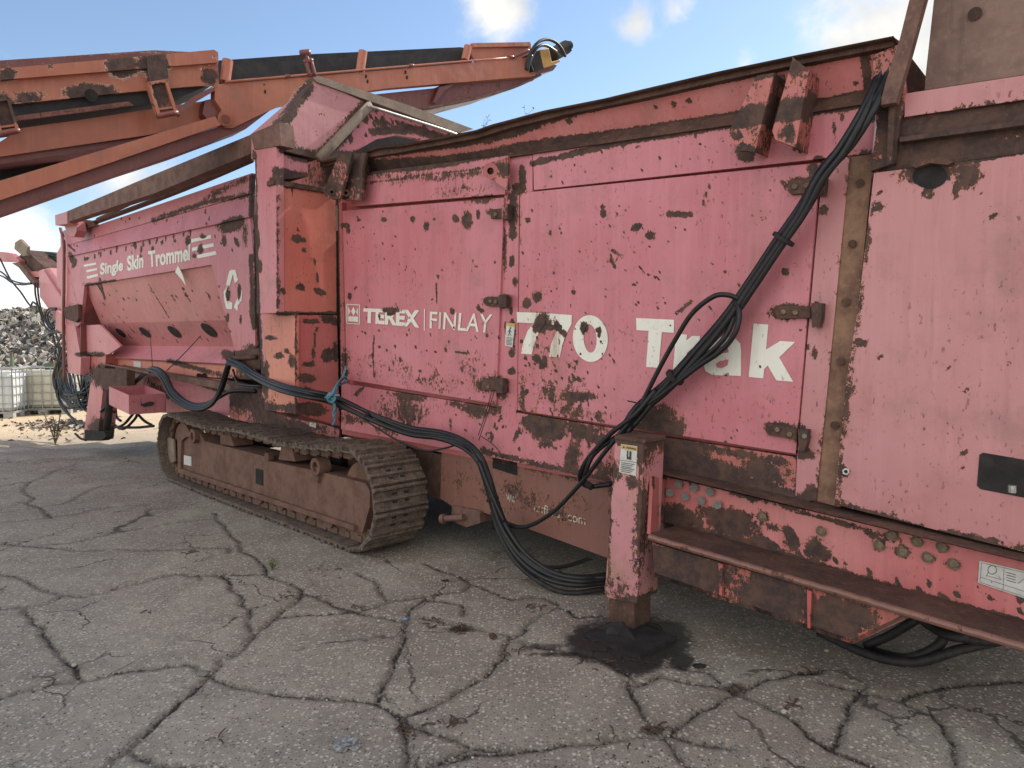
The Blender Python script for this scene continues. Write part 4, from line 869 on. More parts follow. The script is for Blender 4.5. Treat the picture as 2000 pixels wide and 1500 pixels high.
# ================================================================== crawler track
TE = Vector((-.7071, .7071, 0)); TS = Vector((.7071, .7071, 0)); TC = Vector((-1.2, 4.95, 0))
TEl = Vector((TE.dot(UV), TE.dot(NV), 0)); TSl = Vector((TS.dot(UV), TS.dot(NV), 0)); TCl = L3(TC)
def T(a, s, z): return TCl+TEl*a+TSl*s+Vector((0, 0, z))
TLEN, TR, TW = 3.6, .345, .45
def make_track(parent, s0, full=True):
    """endless chain of shoes on a stadium path; s0 = offset of the near edge across the machine"""
    per = 2*TLEN+2*math.pi*TR; n = 56; pitch = per/n
    def path(d):
        d %= per
        if d < TLEN:       # bottom, toward far end
            return d, .04, 1, 0, 0, -1
        d -= TLEN
        if d < math.pi*TR:
            a = d/TR; return TLEN+TR*math.sin(a), TR+.04-TR*math.cos(a), math.cos(a), math.sin(a), math.sin(a), -math.cos(a)
        d -= math.pi*TR
        if d < TLEN:
            f = d/TLEN; sag = -.035*(math.sin(math.pi*f*2)**2)-.02*math.sin(math.pi*f); return TLEN-d, 2*TR+.04+sag, -1, 0, 0, 1
        d -= TLEN
        a = d/TR; return -TR*math.sin(a), TR+.04+TR*math.cos(a), -math.cos(a), -math.sin(a), -math.sin(a), math.cos(a)
    rr = random.Random(5)
    for i in range(n):
        a, z, ta, tz, na, nz = path((i+.5)*pitch)
        tv = TEl*ta+Vector((0, 0, tz)); nv = TEl*na+Vector((0, 0, nz)); c = T(a, s0+TW/2, z); sv = TSl
        jit = rr.uniform(-.004, .004)
        bm = bmesh.new(); w = TW/2+rr.uniform(-.003, .003); h = pitch/2*1.03
        M4 = Matrix((( tv.x, sv.x, nv.x, c.x), (tv.y, sv.y, nv.y, c.y), (tv.z, sv.z, nv.z, c.z), (0, 0, 0, 1)))
        # plate profile with three grousers, extruded across
        prof = [(-h,-.004),(-h,.026),(-h+.012,.040+jit),(-h+.024,.038+jit),(-h+.034,.010),(-.018,.010),(-.009,.032+jit),(.009,.032+jit),(.018,.010),(h-.034,.010),(h-.024,.034),(h-.008,.034),(h-.001,.008),(h,-.004)]
        A = [bm.verts.new(M4 @ Vector((x, -w, y))) for x, y in prof]; B = [bm.verts.new(M4 @ Vector((x, w, y))) for x, y in prof]
        for k in range(len(prof)): bm.faces.new((A[k], A[(k+1) % len(prof)], B[(k+1) % len(prof)], B[k]))
        bmesh.ops.triangulate(bm, faces=[bm.faces.new(A[::-1]), bm.faces.new(B)])
        o = from_bm('track_shoe', bm, M['shoe'], parent, wearing=False, bevel=.002)
        if a < .4 and full:
            hb = bmesh.new()
            for sx in (-.05, .05):
                for q in (-.028, .03):
                    box_bm((q-.008, sx-.02, .004), (q+.008, sx+.02, .0125), hb, M4)
            from_bm('bolt_slots', hb, M['dark'], o, wearing=False)
    # chain links
    bm = bmesh.new(); n2 = n
    for i in range(n2):
        for half in (0, 1):
            a, z, ta, tz, na, nz = path((i+half*.5)*pitch)
            tv = TEl*ta+Vector((0, 0, tz)); nv = TEl*na+Vector((0, 0, nz))
            for so_ in (.13, .30):
                c = T(a, s0+so_, z)
                M4 = Matrix(((tv.x, TSl.x, nv.x, c.x), (tv.y, TSl.y, nv.y, c.y), (tv.z, TSl.z, nv.z, c.z), (0, 0, 0, 1)))
                if half: box_bm((-.055, -.016, -.075), (.055, .016, -.005), bm, M4)
                else: box_bm((-.03, -.028, -.06), (.03, .028, -.012), bm, M4)
    from_bm('track_chain', bm, M['track'], parent, wearing=False, bevel=.006)
    return path
tk = empty('crawler_track', (0, 0, 0)); tk.parent = MC
make_track(tk, 0.0)
nrm = TSl
def TP(px, py, s): return SP(px, py, TCl+TSl*s, TSl)
sF = .085
fr = [TP(x, y, sF) for x, y in ((352,856),(362,848),(392,848),(400,862),(520,892),(523,900),(640,925),(714,944),(722,958),(722,990),(708,1040),(690,1036),(351,922),(346,915))]
bm = prism_bm(fr, TSl*.26); slice_bm(bm, .08, (0, 2)); tf = from_bm('track_frame', bm, M['frame'], tk, wearing=False, bevel=.008)
bm = prism_bm([TP(x, y, sF-.035) for x, y in ((347,914),(690,1027),(690,1037),(347,923))], TSl*.05); from_bm('frame_lip', bm, M['frame'], tf, wearing=False, bevel=.004)
bm = prism_bm([TP(x, y, sF-.02) for x, y in ((517,884),(524,886),(524,900),(517,898))], TSl*.05); from_bm('frame_step', bm, M['frame'], tf, wearing=False)
sheetp = lambda name, pts, s, mat, par: from_bm(name, prism_bm([TP(x, y, s) for x, y in pts], TSl*.01), M[mat], par, wearing=False)
sheetp('frame_slot', [(499,915),(513,918),(513,949),(499,944)], sF-.006, 'dark', tf)
sheetp('frame_tab', [(359,889),(373,892),(373,910),(359,907)], sF-.006, 'sticker', tf)
bm = prism_bm([TP(x, y, sF-.03) for x, y in ((346,858),(352,848),(366,844),(380,846),(380,852),(362,854),(354,862),(352,922),(347,920))], TSl*.04); from_bm('frame_edge', bm, M['frame'], tf, wearing=False, bevel=.004)
for (x, y, r) in ((375,852,.075), (615,912,.07)):
    c = TP(x, y, sF-.05); o = cyl('lifting_ring', c, c+TSl*.10, r, M['frame'], tf, hollow=r*.55, seg=28)
bm = prism_bm([TP(x, y, sF-.03) for x, y in ((607,912),(625,912),(620,944),(612,940))], TSl*.04); from_bm('ring_bracket', bm, M['frame'], tf, wearing=False)
for q in ([(430,848),(450,850),(456,872),(430,868)], [(549,872),(570,875),(576,902),(543,898)]):
    bm = prism_bm([TP(x, y, .10) for x, y in q], TSl*.2); from_bm('carrier_block', bm, M['frame'], tk, wearing=False, bevel=.006)
cc = T(0, .14, TR+.04)
def wheel(name, a, r, s_, w, mat='frame'):
    c = T(a, s_, TR+.04); o = cyl(name, c, c+TSl*w, r, M[mat], tk, seg=48); 
    cyl('hub', c-TSl*.02, c+TSl*(w+.02), r*.35, M['track'], o, seg=24); return o
wheel('idler', 0.0, .262, .15, .15); wheel('sprocket', TLEN, .262, .15, .12)
bm = prism_bm([TP(x, y, .12) for x, y in ((640,1012),(722,1034),(735,1010),(722,1066),(700,1076),(676,1072),(652,1060))], TSl*.03); from_bm('idler_guard', bm, M['track'], tk, wearing=False, bevel=.004)
bm = prism_bm([TP(x, y, .10) for x, y in ((322,852),(338,858),(340,902),(328,908),(320,890))], TSl*.03); from_bm('sprocket_guard', bm, M['dust'], tk, wearing=False, bevel=.01)
for k in range(8):
    c = T(.42+k*.40, .09, .155); cyl('roller', c, c+TSl*.26, .075, M['track'], tk, seg=20); 
for k in range(2): c = T(1.1+k*1.3, .14, .58); cyl('carrier_roller', c, c+TSl*.2, .05, M['track'], tk, seg=16)
# the same on the far side of the machine
tk2 = empty('crawler_track', (0, 0, 0)); tk2.parent = MC
make_track(tk2, 1.75, False)
bm = bmesh.new(); P_ = [T(.1,1.85,.28), T(3.5,1.85,.28), T(3.5,1.85,.55), T(.1,1.85,.55)]; prism_bm(P_, TSl*.25, bm); from_bm('track_frame', bm, M['frame'], tk2, wearing=False)
bm = bmesh.new(); prism_bm([T(.9,.5,.45), T(1.3,.5,.45), T(1.3,.5,.9), T(.9,.5,.9)], TSl*1.3, bm); prism_bm([T(2.4,.5,.45), T(2.8,.5,.45), T(2.8,.5,.95), T(2.4,.5,.95)], TSl*1.3, bm); from_bm('axle_beam', bm, M['dark'], MC, wearing=False)
bm = bmesh.new(); box_bm((UCOL+.2, .25, .75), (UR, .4, 1.0), bm); box_bm((UCOL+.2, 1.8, .72), (UR, 2.0, 1.0), bm); from_bm('chassis_rail', bm, M['beam'], MC, wearing=False)

# ================================================================== rebase helper for other things modelled in the machine frame
def rebase(root, off):
    t = Matrix.Translation(-Vector(off))
    def rec(o):
        for c in o.children:
            if c.type == 'MESH': c.data.transform(t)
            rec(c)
    bpy.context.view_layer.update(); rec(root)
# ================================================================== orange belt conveyor crossing above
CPT = L3((.4, 9, 0)); nW = Vector((1, -1.037, 0)).normalized(); CN = Vector((nW.dot(UV), nW.dot(NV), 0))
def SC(px, py, off=0): return SP(px, py, CPT+CN*off, CN)
coff = SC(60, 640, 0); coff = Vector((SC(0, 300).x, SC(0, 300).y, 0))
CV = empty('belt_conveyor', W3(coff), ANG)
tag(CV, 'orange-red folding belt conveyor reaching over the pink machine with a yellow motor at its tip', 'conveyor')
def cs(name, pts, dist_, depth, mat, parent=None, step=.06, **kw):
    bm = prism_bm([SC(x, y, dist_) for x, y in pts], -CN*depth)
    if step: slice_bm(bm, step)
    return from_bm(name, bm, M[mat], parent or CV, **kw)
def ctube(name, pts, r, mat, parent=None, seg=8, n=6): return tube(name, [SC(*p) for p in pts], r, M[mat], parent or CV, n=n, seg=seg)
# trough side (upper left)
cs('trough_side', [(-420,190),(-200,159),(0,134),(200,117),(418,97),(426,102),(427,120),(424,122),(0,156),(-420,212)], .03, .04, 'orange')
cs('trough_side', [(-420,212),(0,156),(424,122),(428,165),(360,170),(250,180),(0,206),(-420,258)], -.02, .04, 'orange')
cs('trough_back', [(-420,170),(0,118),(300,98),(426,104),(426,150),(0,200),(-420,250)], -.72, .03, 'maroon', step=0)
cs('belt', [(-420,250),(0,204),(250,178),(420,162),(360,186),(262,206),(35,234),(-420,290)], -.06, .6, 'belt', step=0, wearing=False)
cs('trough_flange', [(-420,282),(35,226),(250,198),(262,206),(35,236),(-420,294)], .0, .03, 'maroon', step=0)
cyl('bearing', SC(178,186,.05), SC(178,186,.0), .045, M['dark'], CV)
# cross brackets hung on the trough side
def cbr(x, y):
    b = cs('side_bracket', [(x-18,y+6),(x+14,y),(x+34,y+58),(x+2,y+66)], .12, .03, 'maroon', step=.05, off=.35)
    cs('bracket_rim', [(x-21,y+4),(x-15,y+3),(x+5,y+66),(x-1,y+68)], .15, .06, 'orange', b); cs('bracket_rim', [(x+12,y-2),(x+17,y-2),(x+37,y+58),(x+31,y+60)], .15, .06, 'orange', b)
    cs('bracket_rim', [(x-20,y+3),(x+16,y-3),(x+18,y+3),(x-18,y+9)], .15, .06, 'orange', b); cs('bracket_rung', [(x,y+54),(x+32,y+50),(x+33,y+54),(x,y+58)], .14, .03, 'orange', b)
    ctube('bracket_pin', [(x-2,y+70,.14),(x+38,y+62,.14)], .022, 'maroon', b)
cbr(309, 157); cbr(0, 192)
cs('trough_clamp', [(286,110),(324,106),(330,160),(292,166)], .045, .03, 'maroon', off=.3)
# lower frame members
cs('frame_member', [(-420,330),(0,277),(42,250),(150,235),(400,197),(420,235),(287,264),(0,306),(-420,368)], -.12, .1, 'orange')
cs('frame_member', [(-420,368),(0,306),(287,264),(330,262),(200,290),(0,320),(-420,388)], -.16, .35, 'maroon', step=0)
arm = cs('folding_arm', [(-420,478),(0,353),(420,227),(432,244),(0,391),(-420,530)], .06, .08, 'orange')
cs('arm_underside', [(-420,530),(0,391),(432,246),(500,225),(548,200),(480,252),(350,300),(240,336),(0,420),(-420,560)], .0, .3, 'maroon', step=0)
cs('belt', [(-420,400),(0,331),(140,310),(160,306),(0,352),(-420,460)], -.5, .05, 'belt', step=0, wearing=False)
mc = cs('main_channel', [(420,165),(600,150),(820,131),(1030,112),(1046,118),(1046,148),(930,158),(760,172),(640,188),(548,206),(500,228),(455,250),(440,250),(427,238),(433,214),(420,196)], .03, .1, 'orange')
ctube('air_pipe', [(440,160,.05),(600,146,.05),(820,127,.05),(1000,112,.05)], .011, 'orange', n=4)
for x, y in ((562,149),(803,128),(998,111)): ctube('pipe_clip', [(x-4,y,.055),(x+4,y,.055)], .018, 'maroon')
cyl('pivot_pin', SC(440,232,.07), SC(440,232,.03), .06, M['orange'], CV, seg=24); cyl('pivot_pin', SC(440,232,.09), SC(440,232,.06), .035, M['maroon'], CV, seg=24)
sheet('slots', [ell(516,165,1.5,1.5), ell(518,179,2,4), ell(715,149,2,4), ell(718,159,2,4), ell(792,141,2,4), ell(795,151,2,4)], 0, M['dark'], mc, step=0, wearing=False, fn=lambda a, b, y: SC(a, b, .035))
cs('knuckle', [(345,215),(375,190),(420,166),(428,172),(380,200),(352,226)], .03, .06, 'maroon', step=0)
cs('knuckle', [(400,196),(418,192),(432,212),(426,236),(408,236),(396,222)], -.02, .2, 'maroon', step=0)
# belt side wall above the channel
cs('belt', [(428,126),(600,117),(900,99),(918,101),(922,122),(820,131),(600,150),(430,166)], -.2, .03, 'belt', step=0, wearing=False)
cs('belt', [(428,118),(600,106),(900,92),(918,96),(922,122),(600,140),(430,150)], -.75, .03, 'belt', step=0, wearing=False)
for x, yt, yb in ((445,118,160),(709,101,140),(914,91,118)):
    a, b = SC(x, yt, -.02), SC(x-6, yb, -.02); cyl('roller_bracket', a, b, .045, M['orange'], CV, hollow=.02, seg=20)
cs('head_plate', [(922,84),(970,88),(1030,82),(1037,86),(1037,112),(930,122),(916,100)], -.04, .03, 'orange')
cs('head_plate', [(926,84),(1036,82),(1036,90),(926,92)], .0, .1, 'orange', step=0)
# underside right
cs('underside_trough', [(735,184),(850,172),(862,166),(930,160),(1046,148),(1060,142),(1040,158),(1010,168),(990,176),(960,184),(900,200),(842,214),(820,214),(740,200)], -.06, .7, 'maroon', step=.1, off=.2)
cs('underside_rail', [(830,208),(960,180),(1008,166),(1010,170),(960,186),(838,216)], .0, .04, 'dust', step=0) if False else None
ctube('underside_rail', [(825,213,.0),(900,199,.0),(960,184,.0),(1010,168,.0),(1056,146,.0)], .015, 'beam')
cs('brace', [(846,200),(858,170),(892,162),(870,176),(852,200)], .0, .04, 'maroon', step=0)
cs('head_end', [(1040,116),(1060,118),(1088,128),(1080,138),(1046,146)], .0, .3, 'maroon', step=0)
mt = cs('motor', [(1052,100),(1056,96),(1072,94),(1078,120),(1094,116),(1095,120),(1084,126),(1064,132),(1058,130)], .10, .2, 'yellow', step=0, wearing=False, bevel=.01)
cs('motor_mount', [(1038,104),(1054,98),(1062,134),(1044,138)], .12, .2, 'dark', mt, step=0, wearing=False)
a, b = SC(1078,108,.0), SC(1106,92,.0); cyl('hydraulic_motor', a, b, .085, M['dark'], mt, seg=16)
cyl('motor_cap', SC(1104,93,.0), SC(1113,88,.0), .055, M['dark'], mt, seg=10)
for p_ in ((1110,85),(1114,90),(1113,98)): cyl('cap_bolt', SC(p_[0]-3,p_[1]+1,-.03), SC(p_[0]+2,p_[1],-.03), .016, M['dark'], mt)
ctube('motor_hose', [(1027,136,.2),(1030,118,.22),(1040,96,.24),(1052,82,.24),(1068,77,.22),(1084,82,.2),(1096,94,.18),(1104,110,.14)], .019, 'hosed', mt)
ctube('motor_hose', [(1040,140,.2),(1036,122,.22),(1044,100,.24),(1054,90,.24),(1066,89,.22),(1082,98,.2),(1094,108,.14)], .019, 'hose', mt)
ctube('motor_hose', [(1030,138,.22),(1033,122,.24),(1038,108,.24)], .022, 'hose', mt)
ctube('grease_nipple', [(1001,112,.05),(1020,104,.06),(1032,98,.06)], .02, 'maroon')
# adjuster screw standing up from the conveyor
ad = ctube('adjuster', [(597,106,.08),(603,124,.08)], .02, 'maroon'); ctube('adjuster_head', [(588,104,.08),(604,102,.08)], .03, 'maroon', ad); ctube('adjuster_leg', [(597,120,.08),(606,150,.08)], .018, 'maroon', ad); ctube('adjuster_leg', [(607,118,.08),(616,150,.08)], .018, 'maroon', ad); ctube('adjuster_leg', [(594,121,.08),(610,117,.08)], .02, 'maroon', ad)
rebase(CV, coff)
# ================================================================== blue twine
tw0 = W3(S(650, 790, -.3)); TWO = L3((tw0.x, tw0.y, 0))
TWR = empty('twine', W3(TWO), ANG); tag(TWR, 'frayed blue twine knotted round the black hoses beside the column', 'twine')
bm = bmesh.new()
for k, pts in enumerate([[(676,716,-.04),(672,728,-.1),(665,742,-.2),(656,756,-.4),(648,770,-.46)], [(674,738,-.08),(664,748,-.2),(655,764,-.4),(650,780,-.46),(645,768,-.46),(640,775,-.46),(648,786,-.44)],
        [(636,776,-.46),(645,772,-.48),(656,772,-.46),(663,772,-.44)], [(650,784,-.44),(654,796,-.42),(652,810,-.4),(654,820,-.38),(650,830,-.36)], [(652,790,-.42),(656,800,-.4),(652,815,-.4)], [(640,780,-.46),(650,768,-.48),(660,745,-.3),(674,736,-.1),(676,745,-.06),(664,752,-.2)], [(644,786,-.45),(640,778,-.47),(646,768,-.47),(654,778,-.46),(647,786,-.46)]]):
    for j in range(3): tube_bm(crom([S(x+random.uniform(-1.5,1.5), y+random.uniform(-1,1), yy) for x, y, yy in pts], 5), .0065, 5, bm)
bmesh.ops.translate(bm, verts=bm.verts, vec=-TWO)
from_bm('strand', bm, M['rope'], TWR, wearing=False, smooth=True)

# ================================================================== GROUND
def ground_material():
    t = NT('cracked_concrete'); 
    geo = t.tc
    cd = t.attr('crack'); oil = t.attr('oil'); lit = t.attr('sand'); red = t.attr('tint')
    wob = t.noise(6, 6, .65); wob2 = t.noise(45, 4, .65)
    d = t.math('ADD', cd, t.math('ADD', t.math('MULTIPLY', t.math('SUBTRACT', wob, .5), .035), t.math('MULTIPLY', t.math('SUBTRACT', wob2, .5), .04)))
    # secondary hair cracks
    vw = t.N.new('ShaderNodeVectorMath'); vw.operation = 'MULTIPLY_ADD'; t.L.new(t.noise(2.2, 5, .6, col=True), vw.inputs[0]); vw.inputs[1].default_value = (.55, .55, 0); t.L.new(geo, vw.inputs[2])
    vo = t.N.new('ShaderNodeTexVoronoi'); vo.feature = 'DISTANCE_TO_EDGE'; vo.inputs['Scale'].default_value = 1.05; t.L.new(vw.outputs[0], vo.inputs['Vector'])
    hair = t.math('MULTIPLY', t.math('SUBTRACT', 1., t.ramp(vo.outputs['Distance'], .002, .009)), t.ramp(t.noise(1.7, 3, .5), .44, .58))
    vo2 = t.N.new('ShaderNodeTexVoronoi'); vo2.feature = 'DISTANCE_TO_EDGE'; vo2.inputs['Scale'].default_value = 2.7; t.L.new(vw.outputs[0], vo2.inputs['Vector'])
    hair = t.math('MAXIMUM', hair, t.math('MULTIPLY', t.math('SUBTRACT', 1., t.ramp(vo2.outputs['Distance'], .003, .012)), t.ramp(t.noise(.8, 4, .6), .56, .66)))
    big = t.noise(.9, 6, .65); mid = t.noise(5, 7, .7)
    c = t.mix(t.ramp(big, .35, .65), (.30, .262, .21), (.41, .36, .288))
    c = t.mix(t.math('MULTIPLY', t.ramp(mid, .42, .66), .45), c, (.19, .17, .14))
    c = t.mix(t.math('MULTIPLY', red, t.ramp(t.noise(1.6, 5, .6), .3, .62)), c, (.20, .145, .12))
    c = t.mix(lit, c, (.60, .45, .28))  # the yard's own sandier colour further back
    # aggregate
    for sc_, lo, hi, colr, amt in ((34, .0, .10, (.58, .52, .42), .85), (52, .0, .16, (.66, .62, .52), .9), (74, .0, .16, (.08, .07, .06), .9), (44, .0, .10, (.42, .34, .25), .8), (150, 0, .2, (.52, .49, .44), .7)):
        v = t.N.new('ShaderNodeTexVoronoi'); v.inputs['Scale'].default_value = sc_; v.inputs['Randomness'].default_value = 1; t.L.new(t.tc, v.inputs['Vector'])
        wn = t.N.new('ShaderNodeSeparateColor'); t.L.new(v.outputs['Color'], wn.inputs[0])
        m_ = t.math('MULTIPLY', t.math('SUBTRACT', 1., t.ramp(v.outputs['Distance'], lo+.18, hi+.26)), t.ramp(wn.outputs[0], .52, .62))
        c = t.mix(t.math('MULTIPLY', m_, amt), c, colr)
    fine = t.noise(260, 3, .7)
    c = t.mix(t.math('MULTIPLY', t.ramp(fine, .45, .7), .35), c, (.12, .11, .10))
    dirt = t.math('SUBTRACT', 1., t.ramp(d, .0, .05)); core = t.math('SUBTRACT', 1., t.ramp(t.math('SUBTRACT', d, t.math('MULTIPLY', t.ramp(t.noise(3, 3, .5), .35, .7), .010)), -.006, .004))
    c = t.mix(t.math('MULTIPLY', dirt, t.math('ADD', .25, t.math('MULTIPLY', t.ramp(t.noise(30, 5, .7), .4, .62), .55))), c, (.11, .094, .075))
    c = t.mix(t.math('MULTIPLY', core, .95), c, (.045, .038, .032))
    c = t.mix(t.math('MULTIPLY', hair, .85), c, (.05, .042, .036))
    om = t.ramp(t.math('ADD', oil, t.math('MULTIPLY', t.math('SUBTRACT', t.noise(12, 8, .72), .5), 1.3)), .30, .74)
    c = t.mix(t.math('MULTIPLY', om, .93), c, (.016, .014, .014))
    t.base(c, t.math('SUBTRACT', .88, t.math('MULTIPLY', om, .35)), spec=.35)
    h = t.math('ADD', t.math('MULTIPLY', core, -2.2), t.math('ADD', t.math('MULTIPLY', t.noise(120, 4, .7), .5), t.math('ADD', t.math('MULTIPLY', mid, 1.2), t.math('ADD', t.math('MULTIPLY', hair, -.7), t.math('MULTIPLY', dirt, t.math('MULTIPLY', t.noise(70, 3, .7), 1.0))))))
    t.bump(h, .6, .012); return t.m
CR = [[(-300,1100),(0,1122),(35,1125),(85,1152),(125,1162),(165,1165),(230,1148),(300,1130),(350,1120),(430,1122),(520,1120)],[(-200,1192),(0,1188),(50,1183),(90,1178),(125,1162)],
 [(50,1187),(65,1215),(95,1250),(125,1285),(150,1305),(155,1325)],[(-200,1400),(0,1362),(60,1345),(130,1330),(190,1325),(260,1310),(320,1303),(370,1298),(410,1318)],
 [(410,1318),(350,1370),(300,1420),(250,1465),(210,1500),(150,1600)],[(410,1318),(430,1290),(500,1240),(540,1205),(590,1160),(560,1135),(520,1120),(500,1090)],
 [(410,1318),(470,1342),(540,1355),(620,1362),(700,1367),(740,1375),(780,1400)],[(740,1375),(745,1345),(770,1300),(790,1250),(797,1215),(750,1205),(690,1195),(640,1200),(540,1210)],
 [(780,1400),(830,1385),(900,1345),(960,1310),(985,1280),(1000,1240),(950,1230),(880,1215),(797,1205)],[(780,1400),(790,1430),(795,1490),(800,1600)],[(780,1400),(840,1430),(920,1458),(1000,1470)],
 [(920,1460),(870,1480),(820,1500),(770,1600)],[(595,1160),(640,1175),(700,1195)],[(700,1120),(740,1150),(760,1175),(700,1195)],[(760,1175),(830,1165),(900,1155),(920,1140),(850,1110),(830,1100)],
 [(797,1216),(800,1190),(830,1170),(900,1180),(903,1200)],[(-200,1050),(0,1062),(35,1065),(150,1075),(260,1073),(450,1070),(450,1080)],[(0,1020),(100,1010),(220,990),(290,985)],[(60,1068),(140,1060),(230,1040),(330,1022),(430,1010)],
 [(420,1000),(440,1030),(470,1060),(500,1090)],[(500,1240),(490,1190),(450,1150),(420,1120)],[(1000,1245),(1040,1210),(1090,1185),(1125,1205),(1180,1200)],[(1000,1170),(1060,1165),(1090,1180)],[(920,1140),(1000,1170)],
 [(1000,1250),(1060,1265),(1130,1275),(1190,1295),(1215,1310),(1240,1330)],[(1225,1330),(1235,1360),(1260,1400),(1275,1425),(1300,1440),(1320,1470),(1350,1500),(1420,1600)],
 [(1240,1340),(1290,1320),(1350,1335),(1400,1340),(1435,1355),(1480,1370),(1540,1400),(1580,1440),(1620,1465),(1660,1480),(1800,1540)],[(1310,1430),(1345,1405),(1380,1385),(1420,1360),(1435,1355)],
 [(1435,1350),(1470,1340),(1500,1325),(1550,1315),(1600,1310)],[(1600,1330),(1680,1350),(1760,1370),(1820,1395),(1850,1440),(1870,1500),(1880,1600)],[(820,1500),(900,1480),(1000,1467),(1060,1462),(1120,1450),(1190,1445),(1240,1435),(1290,1440)],
 [(1310,1435),(1380,1455),(1430,1460)],[(1430,1350),(1400,1325),(1380,1310),(1330,1305)],[(-200,900),(0,905),(100,895),(200,900),(290,905)],[(-200,960),(0,950),(60,940),(120,915),(150,905)],[(0,1000),(120,985),(200,950),(290,940)],[(-100,870),(100,878),(300,872)],
 [(1760,1370),(1850,1340),(2000,1330),(2300,1340)],[(1680,1350),(1640,1420),(1620,1465)],[(100,1010),(60,940)],[(-300,1250),(-100,1300),(0,1362)],[(250,1465),(400,1500),(500,1560)]]
def jag(pl, rr_):
    for it in range(3):
        out = [pl[0]]
        for a, b in zip(pl, pl[1:]):
            v = b-a; L_ = v.length; m_ = (a+b)/2
            if L_ > .06: m_ = m_+Vector((-v.y, v.x, 0)).normalized()*rr_.gauss(0, .055)*L_; out.append(m_)
            out.append(b)
        pl = out
    return pl
_rj = random.Random(99); CRW = [jag([G(*p) for p in pl], _rj) for pl in CR]
def build_ground():
    th = np.concatenate([np.linspace(-180, -58, 30)[:-1], np.linspace(-58, 58, 640), np.linspace(58, 180, 30)[1:]])
    r = np.concatenate([[0.02, .4, .9], np.exp(np.linspace(math.log(1.5), math.log(22), 470)), np.exp(np.linspace(math.log(23), math.log(1500), 40))])
    TH, RR = np.meshgrid(np.radians(th), r); X = RR*np.sin(TH); Y = RR*np.cos(TH); nr, nt_ = X.shape
    P = np.stack([X.ravel(), Y.ravel()], 1); N_ = len(P)
    d = np.full(N_, 1.0); near = np.where((RR.ravel() < 24) & (np.abs(TH.ravel()) < 1.05))[0]; Q = P[near]
    dn = np.full(len(near), 1.0)
    for w in CRW:
        for a, b in zip(w, w[1:]):
            sel = np.where((np.abs(Q[:, 0]-(a.x+b.x)/2) < .35+abs(a.x-b.x)/2) & (np.abs(Q[:, 1]-(a.y+b.y)/2) < .35+abs(a.y-b.y)/2))[0]
            v = np.array([b.x-a.x, b.y-a.y]); L_ = (v@v)+1e-9; rel = Q[sel]-np.array([a.x, a.y]); tt = np.clip((rel@v)/L_, 0, 1)
            dn[sel] = np.minimum(dn[sel], np.hypot(*(rel-tt[:, None]*v).T))
    d[near] = np.minimum(dn, .3)
    W = np.stack([P[:, 0], P[:, 1], np.zeros(N_)], 1); px, py = projw(W)
    front = (P[:, 1] > .5)
    oil = np.zeros(N_)
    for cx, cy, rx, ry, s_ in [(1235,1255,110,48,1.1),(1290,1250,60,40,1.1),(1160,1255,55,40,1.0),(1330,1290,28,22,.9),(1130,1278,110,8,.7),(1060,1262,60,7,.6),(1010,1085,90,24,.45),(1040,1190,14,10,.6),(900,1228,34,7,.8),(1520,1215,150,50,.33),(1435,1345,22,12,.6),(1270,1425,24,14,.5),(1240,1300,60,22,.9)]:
        q = np.hypot((px-cx)/rx, (py-cy)/ry); oil = np.maximum(oil, s_*np.clip(1.5-q, 0, 1))
    oil[~front] = 0
    sand = np.clip((P[:, 1]*.92-P[:, 0]*.2-10.4)/2.5, 0, 1)*front
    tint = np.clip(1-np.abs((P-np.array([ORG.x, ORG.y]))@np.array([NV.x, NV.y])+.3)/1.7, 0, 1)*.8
    tint = np.maximum(tint, np.clip((px-1250)/500, 0, 1)*front*(px < 4000)*.75)  # towards the right: dirt, plus underside shade put into the ground colour
    z = np.zeros(N_); rs = RR.ravel()
    z[near] -= .016*np.exp(-(d[near]/.012)**2)
    z += np.array([.010*mnoise.noise(Vector((x*.9, y*.9, 0))) if q < 12 else 0 for x, y, q in zip(P[:, 0], P[:, 1], rs)])
    me = bpy.data.meshes.new('ground')
    V = np.stack([P[:, 0], P[:, 1], z], 1).astype('f'); me.vertices.add(N_); me.vertices.foreach_set('co', V.ravel())
    idx = np.arange(N_).reshape(nr, nt_); F_ = np.stack([idx[:-1, :-1], idx[:-1, 1:], idx[1:, 1:], idx[1:, :-1]], -1).reshape(-1, 4)[:, ::-1]
    me.loops.add(F_.size); me.loops.foreach_set('vertex_index', F_.ravel().astype('i')); me.polygons.add(len(F_))
    me.polygons.foreach_set('loop_start', (np.arange(len(F_))*4).astype('i')); me.polygons.foreach_set('use_smooth', [True]*len(F_))
    me.update(calc_edges=True); me.validate()
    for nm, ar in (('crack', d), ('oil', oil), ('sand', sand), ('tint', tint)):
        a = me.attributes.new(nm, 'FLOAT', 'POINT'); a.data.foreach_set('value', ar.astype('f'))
    o = link('ground', me, ground_material(), None); tag(o, 'cracked grey concrete yard with gravel in its joints, sandy and sunlit at the back', 'ground', kind='structure')
build_ground()
